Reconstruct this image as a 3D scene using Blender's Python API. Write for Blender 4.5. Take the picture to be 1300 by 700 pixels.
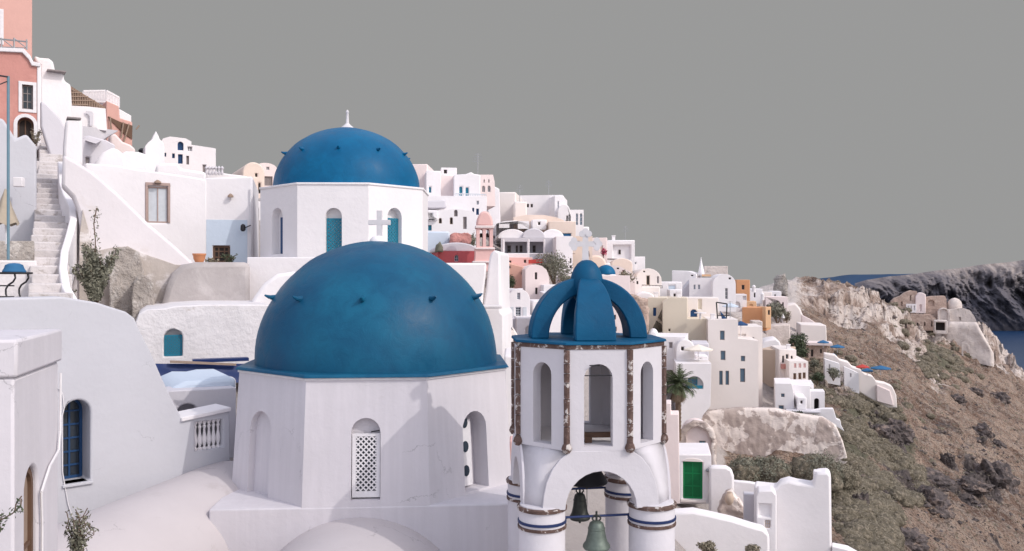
import bpy, bmesh, math, random
import numpy as np
from mathutils import Vector, Matrix, noise
from mathutils.geometry import tessellate_polygon
R = math.radians; PI = math.pi
for o in list(bpy.data.objects): bpy.data.objects.remove(o)
scn = bpy.context.scene
col = scn.collection
F = 1100.0                       # focal length in pixels of the 1300 px wide photograph

# ------------------------------------------------------------------ camera
cd = bpy.data.cameras.new('camera'); cam = bpy.data.objects.new('camera', cd); col.objects.link(cam)
cam.location = (0, 0, 0); cam.rotation_euler = (R(90), 0, 0)
cd.sensor_width = 36; cd.lens = 36*F/1300; cd.clip_start = .1; cd.clip_end = 60000
scn.camera = cam
# ------------------------------------------------------------------ light
SUN = Vector((.655, -.415, .632)).normalized()
EL = math.asin(SUN.z); AZ = math.atan2(SUN.x, SUN.y)
w = bpy.data.worlds.new('World'); scn.world = w; w.use_nodes = True
nt = w.node_tree; nt.nodes.clear()
N = nt.nodes.new; L = nt.links.new
out = N('ShaderNodeOutputWorld')
sky = N('ShaderNodeTexSky'); sky.sky_type = 'NISHITA'; sky.sun_disc = False
sky.sun_elevation = EL; sky.sun_rotation = AZ; sky.air_density = 1.0; sky.dust_density = 2.5
b1 = N('ShaderNodeBackground'); b1.inputs[1].default_value = .13; L(sky.outputs[0], b1.inputs[0])
b2 = N('ShaderNodeBackground'); b2.inputs[0].default_value = (.60,.572,.605,1); b2.inputs[1].default_value = 1.04  # even brightness added to the upper and rear sky as fill light
ad = N('ShaderNodeAddShader'); L(b1.outputs[0], ad.inputs[0]); L(b2.outputs[0], ad.inputs[1])
b3 = N('ShaderNodeBackground'); b3.inputs[0].default_value = (.324,.324,.322,1)      # flat grey backdrop for the low sky ahead
tc = N('ShaderNodeTexCoord'); sp = N('ShaderNodeSeparateXYZ'); L(tc.outputs['Generated'], sp.inputs[0])
m1 = N('ShaderNodeMapRange'); m1.interpolation_type = 'SMOOTHSTEP'; m1.inputs[1].default_value = .36; m1.inputs[2].default_value = .62
L(sp.outputs['Z'], m1.inputs[0])
m2 = N('ShaderNodeMapRange'); m2.interpolation_type = 'SMOOTHSTEP'; m2.inputs[1].default_value = .35; m2.inputs[2].default_value = -.1
L(sp.outputs['Y'], m2.inputs[0])
mx = N('ShaderNodeMath'); mx.operation = 'MAXIMUM'; L(m1.outputs[0], mx.inputs[0]); L(m2.outputs[0], mx.inputs[1])
ms = N('ShaderNodeMixShader'); L(mx.outputs[0], ms.inputs[0]); L(b3.outputs[0], ms.inputs[1]); L(ad.outputs[0], ms.inputs[2])
L(ms.outputs[0], out.inputs[0])
ld = bpy.data.lights.new('sun', 'SUN'); ld.energy = 1.48; ld.angle = R(.5); ld.color = (1, .955, .91)
lo = bpy.data.objects.new('sun', ld); col.objects.link(lo); lo.rotation_euler = SUN.to_track_quat('Z', 'Y').to_euler()
vs = scn.view_settings; vs.view_transform = 'Standard'; vs.look = 'None'; vs.gamma = 1; vs.exposure = 0

# ------------------------------------------------------------------ materials
def newmat(name, rough=.85):
    m = bpy.data.materials.new(name); m.use_nodes = True
    p = m.node_tree.nodes['Principled BSDF']; p.inputs['Roughness'].default_value = rough
    try: p.inputs['Specular IOR Level'].default_value = .3
    except Exception: pass
    return m, m.node_tree, p
def nz(nt, vec, scale, detail=4, rough=.55, dist=0):
    n = nt.nodes.new('ShaderNodeTexNoise'); n.inputs['Scale'].default_value = scale
    n.inputs['Detail'].default_value = detail; n.inputs['Roughness'].default_value = rough
    n.inputs['Distortion'].default_value = dist
    if vec is not None: nt.links.new(vec, n.inputs['Vector'])
    return n
def ramp(nt, fac, stops):
    r = nt.nodes.new('ShaderNodeValToRGB'); e = r.color_ramp.elements
    while len(e) < len(stops): e.new(.5)
    for q, (p_, c) in zip(e, stops):
        q.position = p_; q.color = (c[0], c[1], c[2], 1) if len(c) == 3 else c
    nt.links.new(fac, r.inputs[0]); return r
def mixc(nt, fac, a, b, mode='MIX'):
    m = nt.nodes.new('ShaderNodeMix'); m.data_type = 'RGBA'; m.blend_type = mode
    for s, v in ((0, fac), (6, a), (7, b)):
        if isinstance(v, bpy.types.NodeSocket): nt.links.new(v, m.inputs[s])
        elif s == 0: m.inputs[0].default_value = v
        else: m.inputs[s].default_value = (v[0], v[1], v[2], 1)
    return m.outputs[2]
def gpos(nt, scale=(1, 1, 1)):
    g = nt.nodes.new('ShaderNodeNewGeometry'); v = nt.nodes.new('ShaderNodeVectorMath'); v.operation = 'MULTIPLY'
    nt.links.new(g.outputs['Position'], v.inputs[0]); v.inputs[1].default_value = scale
    return v.outputs[0]
def bump(nt, p, h, strength, dist):
    b = nt.nodes.new('ShaderNodeBump'); b.inputs['Strength'].default_value = strength; b.inputs['Distance'].default_value = dist
    nt.links.new(h, b.inputs['Height']); nt.links.new(b.outputs[0], p.inputs['Normal'])
def plaster(name, c, dark=.86, s1=.7, s2=6, bs=.35, bd=.02, streak=.0, stain=None, stain_t=(.6, .68), rough=.85, stain_s=1.2, crack=0):
    m, nt, p = newmat(name, rough)
    g = gpos(nt)
    n1 = nz(nt, g, s1, 5, .6); n2 = nz(nt, g, s2, 4, .6)
    d = tuple(x*dark for x in c)
    c1 = mixc(nt, ramp(nt, n1.outputs[0], [(.35, (0,0,0)), (.68, (1,1,1))]).outputs[0], d, c)
    if streak:
        gs = gpos(nt, (4.5, 4.5, .22)); n3 = nz(nt, gs, 1.6, 3, .6)
        c1 = mixc(nt, ramp(nt, n3.outputs[0], [(.42, (streak,)*3), (.62, (0,0,0))]).outputs[0], c1, tuple(x*.78 for x in c))
    if stain:
        n4 = nz(nt, g, stain_s, 7, .68, .4)
        c1 = mixc(nt, ramp(nt, n4.outputs[0], [(stain_t[0], (0,0,0)), (stain_t[1], (1,1,1))]).outputs[0], c1, stain)
    if crack:
        dv = nt.nodes.new('ShaderNodeVectorMath'); dv.operation = 'MULTIPLY_ADD'; nd = nz(nt, g, 1.7, 5, .7)
        nt.links.new(nd.outputs['Color'], dv.inputs[0]); dv.inputs[1].default_value = (.55,)*3; nt.links.new(g, dv.inputs[2])
        vo = nt.nodes.new('ShaderNodeTexVoronoi'); vo.feature = 'DISTANCE_TO_EDGE'; vo.inputs['Scale'].default_value = .9; nt.links.new(dv.outputs[0], vo.inputs['Vector'])
        ed = ramp(nt, vo.outputs['Distance'], [(.0, (1,1,1)), (.007, (0,0,0))]); mk = ramp(nt, nz(nt, g, .8, 3, .6).outputs[0], [(.54, (0,0,0)), (.62, (crack,)*3)])
        mm = nt.nodes.new('ShaderNodeMath'); mm.operation = 'MULTIPLY'; nt.links.new(ed.outputs[0], mm.inputs[0]); nt.links.new(mk.outputs[0], mm.inputs[1])
        c1 = mixc(nt, mm.outputs[0], c1, tuple(x*.5 for x in c))
    nt.links.new(c1, p.inputs['Base Color'])
    a = nt.nodes.new('ShaderNodeMath'); a.operation = 'MULTIPLY_ADD'
    nt.links.new(n2.outputs[0], a.inputs[0]); a.inputs[1].default_value = .35; nt.links.new(n1.outputs[0], a.inputs[2])
    bump(nt, p, a.outputs[0], bs, bd*4)
    return m
M = {}
M['white'] = plaster('white_limewash', (.80,.77,.785), .93, .5, 5, .35, .02)
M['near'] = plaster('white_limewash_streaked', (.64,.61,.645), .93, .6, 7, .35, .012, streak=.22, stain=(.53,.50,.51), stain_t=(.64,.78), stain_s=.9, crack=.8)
M['wall'] = plaster('shaded_bluish_limewash', (.53,.53,.57), .94, .5, 4, .35, .015, stain=(.45,.45,.48), stain_t=(.64,.78), stain_s=.8, crack=.8)  # bluish limewash, darkened to stand in for shade on the courtyard wall
M['rough'] = plaster('rough_limewash', (.72,.69,.70), .88, 1.2, 9, .7, .022, stain=(.50,.45,.42), stain_t=(.62,.74), stain_s=2.0)
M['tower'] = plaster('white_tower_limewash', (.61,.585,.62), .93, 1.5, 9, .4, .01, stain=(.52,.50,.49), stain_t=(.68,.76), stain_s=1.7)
M['grey'] = plaster('grey_cement_render', (.42,.385,.38), .85, 1.5, 8, .5, .015, stain=(.50,.465,.46), stain_t=(.5,.7))
M['shade'] = plaster('grey_shaded_limewash', (.60,.58,.62), .93, .5, 5, .3, .02)  # for grey walls, and white walls with shade put into the colour
M['cream'] = plaster('cream_render', (.74,.66,.56), .94, .25, 3, .3, .02)
M['creamdk'] = plaster('sand_render', (.66,.585,.48), .94, .25, 3, .3, .02)
M['ivory'] = plaster('ivory_render', (.78,.715,.685), .94, .25, 3, .3, .02)
M['pink'] = plaster('pink_render', (.68,.40,.345), .88, .7, 5, .3, .02)
M['pinkdk'] = plaster('salmon_red_render', (.56,.27,.235), .86, .8, 5, .4, .02, stain=(.62,.32,.28), stain_t=(.5,.7))
M['pale_pink'] = plaster('pale_pink_render', (.79,.68,.665), .92, .5, 5, .3, .02)
M['rose'] = plaster('rose_render', (.78,.50,.47), .92, .5, 5, .3, .02)
M['peach'] = plaster('peach_render', (.76,.63,.55), .9, .5, 5, .3, .02)
M['salmon'] = plaster('salmon_render', (.66,.38,.30), .9, .4, 5, .3, .02)
M['orange'] = plaster('orange_render', (.66,.33,.17), .9, .4, 5, .3, .02)
M['orangelt'] = plaster('light_orange_render', (.74,.47,.28), .9, .4, 5, .3, .02)
M['red'] = plaster('red_render', (.47,.10,.11), .9, .5, 5, .3, .02)
M['coral'] = plaster('coral_stone', (.62,.29,.26), .7, 3, 9, .8, .05)
M['sky_blue'] = plaster('pale_blue_render', (.56,.64,.74), .95, .5, 5, .3, .02)
M['tan'] = plaster('tan_render', (.56,.44,.35), .93, .4, 5, .3, .02)
M['stone'] = plaster('bare_stone', (.40,.36,.33), .6, 2.2, 9, .9, .06, stain=(.55,.51,.48), stain_t=(.5,.62), stain_s=3)
M['cliffwall'] = plaster('flaking_plaster_on_rock', (.80,.71,.66), .92, 1.2, 6, .6, .04, stain=(.46,.38,.345), stain_t=(.50,.525), stain_s=.42)
M['ruin'] = plaster('ruin_masonry', (.50,.37,.31), .75, .6, 3, .9, .12, stain=(.56,.44,.37), stain_t=(.5,.62), stain_s=.8)
M['palestone'] = plaster('pale_ruin_stone', (.68,.60,.56), .82, .5, 3, .8, .1, stain=(.42,.36,.32), stain_t=(.56,.68), stain_s=.6)
M['brown_trim'] = plaster('flaking_brown_trim', (.16,.10,.085), .6, 9, 30, .9, .012, stain=(.54,.50,.48), stain_t=(.56,.60), stain_s=9)
M['hatch'] = plaster('plaster_worn_masonry', (.70,.66,.68), .92, .6, 6, .4, .015, stain=(.55,.49,.45), stain_t=(.58,.72), stain_s=.5)
M['vaultm'] = plaster('dusty_pinkish_limewash', (.53,.49,.50), .92, .5, 6, .35, .012, stain=(.44,.40,.40), stain_t=(.60,.75), stain_s=1.1, crack=.9)
M['bareface'] = plaster('tan_masonry_with_lime_traces', (.50,.445,.41), .8, 1.2, 8, .6, .02, stain=(.68,.64,.64), stain_t=(.50,.60), stain_s=1.1)
M['masonry'] = plaster('bare_tan_masonry', (.46,.41,.375), .7, 1.6, 11, 1.0, .05, stain=(.60,.56,.53), stain_t=(.52,.62), stain_s=1.4)
M['step'] = plaster('worn_step_stone', (.62,.58,.58), .85, 1.4, 9, .8, .02, stain=(.40,.36,.34), stain_t=(.55,.64), stain_s=3)
M['wicker'] = plaster('woven_cane', (.34,.22,.16), .6, 6, 20, .9, .03)
def domeblue(name, a, b, rough=.42):
    m, nt, p = newmat(name, rough); p.inputs['Specular IOR Level'].default_value = .16
    g = gpos(nt); n1 = nz(nt, g, .55, 4, .55, .5); n2 = nz(nt, g, 3.2, 6, .7, .6); n3 = nz(nt, g, 26, 3, .6)
    c = mixc(nt, ramp(nt, n1.outputs[0], [(.38, (0,0,0)), (.62, (1,1,1))]).outputs[0], a, b)
    c = mixc(nt, ramp(nt, n2.outputs[0], [(.38, (.45,)*3), (.60, (0,0,0))]).outputs[0], c, tuple(x*.80 for x in a))
    c = mixc(nt, ramp(nt, n3.outputs[0], [(.66, (0,0,0)), (.76, (.35,)*3)]).outputs[0], c, tuple(min(1, x*1.5+.02) for x in b))
    nt.links.new(c, p.inputs['Base Color'])
    nt.links.new(ramp(nt, n2.outputs[0], [(.3, (rough-.08,)*3), (.7, (rough+.15,)*3)]).outputs[0], p.inputs['Roughness'])
    v = nt.nodes.new('ShaderNodeMath'); v.operation = 'MULTIPLY_ADD'; nt.links.new(n3.outputs[0], v.inputs[0]); v.inputs[1].default_value = .12
    nt.links.new(n2.outputs[0], v.inputs[2]); bump(nt, p, v.outputs[0], .35, .03)
    return m
M['dome1'] = domeblue('teal_blue_dome_paint', (.006,.070,.15), (.008,.104,.19))
M['dome2'] = domeblue('bright_blue_dome_paint', (.0015,.088,.205), (.002,.118,.255))
M['crown'] = domeblue('deep_blue_crown_paint', (.0025,.062,.145), (.004,.088,.185), .5)
def plain(name, c, rough=.6, metal=0, var=.85, s=8, bs=.15):
    m, nt, p = newmat(name, rough); p.inputs['Metallic'].default_value = metal
    n = nz(nt, gpos(nt), s, 4, .6)
    nt.links.new(mixc(nt, n.outputs[0], tuple(x*var for x in c), tuple(min(1, x*(2-var)) for x in c)), p.inputs['Base Color'])
    bump(nt, p, n.outputs[0], bs, .01); return m
M['teal'] = plain('teal_paint', (.02,.18,.27), .5)
M['blue'] = plain('blue_paint', (.012,.055,.155), .5)
M['shutter'] = plain('grey_blue_paint', (.54,.57,.61), .6)
M['greenp'] = plain('green_door_paint', (.004,.19,.06), .45, s=3)
M['greendk'] = plain('dark_green_board', (.002,.13,.04), .5, s=3)
M['glass'] = plain('dark_glass', (.03,.04,.055), .12)
M['glassb'] = plain('bluish_glass', (.10,.16,.22), .15)
M['dark'] = plain('dark_interior', (.035,.028,.026), .8)
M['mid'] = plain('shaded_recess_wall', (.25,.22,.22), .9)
M['brown'] = plain('brown_wood', (.13,.075,.05), .7)
M['wood'] = plain('weathered_wood', (.30,.22,.17), .8, s=14)
M['framew'] = plain('white_joinery', (.72,.70,.72), .5)
M['framebr'] = plain('stone_surround', (.40,.30,.27), .9, s=14, bs=.5)
M['iron'] = plain('dark_iron', (.035,.035,.04), .5, .4)
M['steel'] = plain('grey_steel', (.30,.31,.33), .4, .6)
M['bluebar'] = plain('blue_iron_band', (.02,.035,.11), .5, .2)
M['bronze'] = plain('verdigris_bronze', (.13,.16,.14), .55, .5, .6, 14, .4)
M['bronzedk'] = plain('dark_bronze', (.055,.06,.055), .5, .5, .6, 14, .4)
M['tarp'] = plain('navy_tarpaulin', (.012,.03,.12), .45, s=3, bs=.5)
M['bluefab'] = plain('blue_canvas', (.03,.13,.27), .8)
M['redfab'] = plain('red_canvas', (.45,.06,.05), .8)
M['beigefab'] = plain('beige_canvas', (.40,.34,.27), .9)
M['creamfab'] = plain('cream_canvas', (.76,.70,.62), .9)
M['whitefab'] = plain('white_canvas', (.8,.78,.8), .9)
M['greyfab'] = plain('grey_sail_canvas', (.46,.44,.46), .9)
M['terracotta'] = plain('terracotta_clay', (.55,.24,.12), .8)
M['pole'] = plain('teal_pole_paint', (.14,.24,.30), .6)
M['crosswhite'] = plain('weathered_white_cross', (.62,.60,.62), .8)
def leafmat(name, a, b):
    m, nt, p = newmat(name, .7); oi = nz(nt, gpos(nt), 3.0, 3, .7)
    g = nt.nodes.new('ShaderNodeNewGeometry')
    mid_ = tuple((x+y)/2 for x, y in zip(a, b)); f = ramp(nt, g.outputs['Random Per Island'], [(0, tuple(x*.75+y*.25 for x, y in zip(a, b))), (.6, mid_), (1, b)])
    nt.links.new(mixc(nt, ramp(nt, oi.outputs[0], [(.4, (.5,)*3), (.62, (0,0,0))]).outputs[0], f.outputs[0], a), p.inputs['Base Color']); return m
M['olive'] = leafmat('grey_green_leaves', (.13,.132,.10), (.29,.28,.215))
M['leaf'] = leafmat('dark_green_leaves', (.035,.048,.028), (.10,.12,.065))
M['scrub'] = leafmat('dusty_scrub_leaves', (.17,.15,.11), (.37,.325,.245))
M['moundm'] = plaster('scrub_interior', (.20,.172,.125), .5, 2.2, 9, 1.0, .12, stain=(.30,.255,.195), stain_t=(.50,.62), stain_s=2.6)
M['palm'] = leafmat('palm_leaves', (.045,.065,.03), (.16,.19,.10))
M['deadpalm'] = leafmat('dry_palm_leaves', (.16,.11,.075), (.33,.25,.18))
M['redflower'] = leafmat('red_blossom', (.35,.03,.08), (.6,.10,.18))
M['bark'] = plain('bark', (.16,.11,.08), .9, s=20, bs=.6)

# ------------------------------------------------------------------ geometry helpers
def P(px, py, Y): return Vector(((px-650)/F*Y, Y, (350-py)/F*Y))
class Frame:
    """vertical plane through pixel column px at distance Y, turned by yaw degrees"""
    def __init__(s, px, Y, yaw=0):
        a = R(yaw); s.C = Vector(((px-650)/F*Y, Y, 0)); s.u = Vector((math.cos(a), math.sin(a), 0)); s.n = Vector((math.sin(a), -math.cos(a), 0))
        s.v = Vector((0, 0, 1))
    def st(s, px, py):
        d = Vector(((px-650)/F, 1, (350-py)/F)); t = s.C.dot(s.n)/d.dot(s.n); p = d*t
        return ((p-s.C).dot(s.u), p.z)
    def p(s, a, z, d=0): return s.C + s.u*a + s.v*z - s.n*d
def facing(px, yaw): return yaw-math.degrees(math.atan((px-650)/F))
class Fr3(Frame):
    def __init__(s, O, u, v, n): s.C = O; s.u = u; s.v = v; s.n = n
def arc(s0, z0, s1, z1, n=10, rise=None):
    """rectangle with an arched top, counter-clockwise"""
    h = (s1-s0)/2; r = min(rise if rise else h, z1-z0); c = (s0+s1)/2
    pts = [(s0, z0), (s1, z0)]
    for i in range(n+1):
        a = PI*i/n; pts.append((c+h*math.cos(a), z1-r+r*math.sin(a)))
    return pts
def rect(s0, z0, s1, z1): return [(s0, z0), (s1, z0), (s1, z1), (s0, z1)]
def ccw(p):
    a = sum(p[i][0]*p[(i+1) % len(p)][1]-p[(i+1) % len(p)][0]*p[i][1] for i in range(len(p)))
    return p if a > 0 else p[::-1]
class MB:
    def __init__(s): s.V = []; s.Fc = []
    def add(s, V, Fc):
        k = len(s.V); s.V += [Vector(v) for v in V]; s.Fc += [[i+k for i in f] for f in Fc]; return s
    def solid(s, fr, outer, depth, holes=(), rd=.2, through=False):
        outer = ccw(outer); holes = [ccw(h) for h in holes]
        loops = [outer]+holes
        tri = tessellate_polygon([[Vector((a, b, 0)) for a, b in l] for l in loops])
        flat = [q for l in loops for q in l]
        def cap(d, flip):
            V = [fr.p(a, b, d) for a, b in flat]; fs = []
            for t in tri:
                (x0, y0), (x1, y1), (x2, y2) = (flat[i] for i in t)
                c = (x1-x0)*(y2-y0)-(x2-x0)*(y1-y0)
                if abs(c) < 1e-12: continue
                t = list(t) if c > 0 else list(t)[::-1]
                fs.append(t[::-1] if flip else t)
            return V, fs
        V, fs = cap(0, False)
        n = len(flat)
        off = 0; lo = []
        for l in loops: lo.append((off, len(l))); off += len(l)
        V = list(V)
        if through:
            V2, f2 = cap(depth, True); k = len(V); V += V2; fs += [[i+k for i in f] for f in f2]
            for j, (o, c) in enumerate(lo):
                for i in range(c):
                    a, b = o+i, o+(i+1) % c
                    fs.append([b, a, a+k, b+k] if j == 0 else [a, b, b+k, a+k])
        else:
            k = len(V); V += [fr.p(a, b, depth) for a, b in outer]; c = len(outer)
            t2 = tessellate_polygon([[Vector((a, b, 0)) for a, b in outer]])
            for t in t2:
                (x0, y0), (x1, y1), (x2, y2) = (outer[i] for i in t)
                cr = (x1-x0)*(y2-y0)-(x2-x0)*(y1-y0)
                if abs(cr) < 1e-12: continue
                t = list(t)[::-1] if cr > 0 else list(t)
                fs.append([i+k for i in t])
            for i in range(c): fs.append([(i+1) % c, i, i+k, (i+1) % c+k])
            for (o, c), h in zip(lo[1:], holes):
                k2 = len(V); V += [fr.p(a, b, rd) for a, b in h]
                for i in range(c): fs.append([o+i, o+(i+1) % c, k2+(i+1) % c, k2+i])
                t3 = tessellate_polygon([[Vector((a, b, 0)) for a, b in h]])
                for t in t3:
                    (x0, y0), (x1, y1), (x2, y2) = (h[i] for i in t)
                    cr = (x1-x0)*(y2-y0)-(x2-x0)*(y1-y0)
                    t = list(t) if cr > 0 else list(t)[::-1]
                    fs.append([i+k2 for i in t])
        return s.add(V, fs)
    def box(s, fr, s0, s1, z0, z1, d0, d1):
        c = [fr.p(a, b, d) for d in (d0, d1) for a, b in rect(s0, z0, s1, z1)]
        return s.add(c, [[0,1,2,3],[7,6,5,4],[1,0,4,5],[2,1,5,6],[3,2,6,7],[0,3,7,4]])
    def bar(s, a, b, r, n=6, r2=None):
        a = Vector(a); b = Vector(b); d = (b-a).normalized(); r2 = r if r2 is None else r2
        x = d.orthogonal().normalized(); y = d.cross(x)
        V = [a+(x*math.cos(2*PI*i/n)+y*math.sin(2*PI*i/n))*r for i in range(n)]+[b+(x*math.cos(2*PI*i/n)+y*math.sin(2*PI*i/n))*r2 for i in range(n)]
        return s.add(V, [[i, (i+1) % n, n+(i+1) % n, n+i] for i in range(n)]+[list(range(n))[::-1], list(range(n, 2*n))])
    def path(s, pts, r, n=6):
        for i in range(len(pts)-1): s.bar(pts[i], pts[i+1], r, n)
        return s
    def lathe(s, c, prof, n=24, rot=0, ax=None, a0=0, a1=2*PI):
        c = Vector(c); full = abs(a1-a0-2*PI) < 1e-6; m = n if full else n+1
        V = []
        for r, z in prof:
            for i in range(m):
                a = rot+a0+(a1-a0)*i/n; V.append(c+Vector((r*math.sin(a), -r*math.cos(a), z)))
        fs = []
        for j in range(len(prof)-1):
            for i in range(n):
                i2 = (i+1) % m
                fs.append([j*m+i, j*m+i2, (j+1)*m+i2, (j+1)*m+i])
        if full and prof[0][0] > 1e-4: fs.append(list(range(m))[::-1])
        if full and prof[-1][0] > 1e-4: fs.append([(len(prof)-1)*m+i for i in range(m)])
        return s.add(V, fs)
ALL = []
def thing(name, label, cat, loc, group=None, kind=None):
    o = bpy.data.objects.new(name, None); col.objects.link(o); o.location = loc; o.empty_display_size = .3
    o['label'] = label; o['category'] = cat; o['kind'] = kind or 'thing'
    if group: o['group'] = group
    return o
def root_loc(o):
    l = Vector((0, 0, 0))
    while o is not None: l = l+o.location; o = o.parent
    return l
def mesh(name, mb, mat, parent=None, smooth=False, bevel=0, label=None, cat=None, group=None, kind=None, origin=None, seg=2, angle=35):
    me = bpy.data.meshes.new(name)
    base = root_loc(parent) if parent is not None else Vector(origin if origin is not None else (0, 0, 0))
    if parent is None and origin is None and kind != 'structure' and mb.V:
        xs = [v.x for v in mb.V]; ys = [v.y for v in mb.V]; base = Vector(((min(xs)+max(xs))/2, (min(ys)+max(ys))/2, min(v.z for v in mb.V)))
    me.from_pydata([tuple(v-base) for v in mb.V], [], mb.Fc); me.update(); me.validate()
    if bevel:
        b = bmesh.new(); b.from_mesh(me); bmesh.ops.remove_doubles(b, verts=b.verts, dist=1e-5)
        bmesh.ops.dissolve_limit(b, angle_limit=.001, verts=b.verts, edges=b.edges)
        b.to_mesh(me); b.free()
    o = bpy.data.objects.new(name, me); col.objects.link(o)
    me.materials.append(M[mat] if isinstance(mat, str) else mat)
    if parent is not None: o.parent = parent
    else: o.location = base
    if smooth:
        me.polygons.foreach_set('use_smooth', [True]*len(me.polygons))
        if smooth != 'all': me.set_sharp_from_angle(angle=R(40))
    if bevel:
        m = o.modifiers.new('bevel', 'BEVEL'); m.width = bevel; m.segments = seg; m.limit_method = 'ANGLE'; m.angle_limit = R(angle)
        m.harden_normals = False
        me.polygons.foreach_set('use_smooth', [True]*len(me.polygons)); me.set_sharp_from_angle(angle=R(50))
    if label: o['label'] = label
    if cat:
        o['category'] = cat
        if not kind: o['kind'] = 'thing'
    if group: o['group'] = group
    if kind: o['kind'] = kind
    return o
def dup(root, loc, label=None, group=None):
    r = root.copy(); col.objects.link(r); r.location = loc
    if label: r['label'] = label
    if group: r['group'] = group
    for ch in list(root.children):
        c = ch.copy(); col.objects.link(c); c.parent = r
        for g in ch.children:
            d = g.copy(); col.objects.link(d); d.parent = c
    return r

def opening(fr, root, kind, s0, z0, s1, z1, rd, frame='framew', pane='glass', nx=1, ny=2, arched=False, label=None, hide=False, fw=None):
    """window or door set into the recess: frame child > pane sub-part"""
    name = 'door' if kind in 'dD' else 'window'
    if kind in 'hH':
        if hide: mesh('recess', MB().box(fr, s0+.02, s1-.02, z0+.01, z1-.02, rd-.06, rd-.005), 'dark', root)  # dark sheet at the back stands in for shade inside the opening
        return
    w = s1-s0; h = z1-z0; t = fw if fw else min(.08, w*.13, h*.13)
    fm = MB(); outer = arc(s0+.004, z0+.004, s1-.004, z1-.004) if arched else rect(s0+.004, z0+.004, s1-.004, z1-.004)
    inner = arc(s0+t, z0+t, s1-t, z1-t) if arched else rect(s0+t, z0+t, s1-t, z1-t)
    d0 = max(rd-.07, .0)
    class Q(Frame):
        def __init__(s): s.C = fr.p(0, 0, d0); s.u = fr.u; s.v = fr.v; s.n = fr.n
    q = Q()
    th = rd-d0-.002
    fm.solid(q, outer, th, [inner], through=True)
    ztop = z1-t-(w/2*.55 if arched else 0)
    for i in range(1, nx+1):
        x = s0+w*i/(nx+1); fm.box(q, x-t*.3, x+t*.3, z0+t*.8, z1-t*.6, .008, th*.8)
    for i in range(1, ny+1):
        z = z0+h*i/(ny+1); fm.box(q, s0+t*.8, s1-t*.8, z-t*.3, z+t*.3, .010, th*.8)
    o = mesh(name, fm, frame, root, label=label)
    pm = MB(); pm.solid(q, inner, th*.4, ()); 
    class Q2(Frame):
        def __init__(s): s.C = q.p(0, 0, th*.55); s.u = fr.u; s.v = fr.v; s.n = fr.n
    pm = MB(); pm.solid(Q2(), inner, th*.4)
    mesh('pane' if name == 'window' else 'panel', pm, pane, o)
    return o

def openings(fr, root, wins, rd, px=True):
    """wins: (kind, x0, y0, x1, y1, dict) in photo pixels on this wall's own plane -> hole outlines"""
    holes = []; todo = []
    for wn in wins:
        k = wn[0]; x0, y0, x1, y1 = wn[1:5]; op = wn[5] if len(wn) > 5 else {}
        if px:
            s0 = fr.st(x0, y1)[0]; s1 = fr.st(x1, y1)[0]; xm = (x0+x1)/2; z0 = fr.st(xm, y1)[1]; z1 = fr.st(xm, y0)[1]
        else: s0, z0, s1, z1 = x0, y0, x1, y1
        ar = k in 'aADH'
        holes.append(arc(s0, z0, s1, z1) if ar else rect(s0, z0, s1, z1))
        todo.append((k, s0, z0, s1, z1, op, ar))
    def build():
        for k, s0, z0, s1, z1, op, ar in todo:
            opening(fr, root, k, s0, z0, s1, z1, rd, arched=ar, **op)
            pass
    return holes, build

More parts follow.
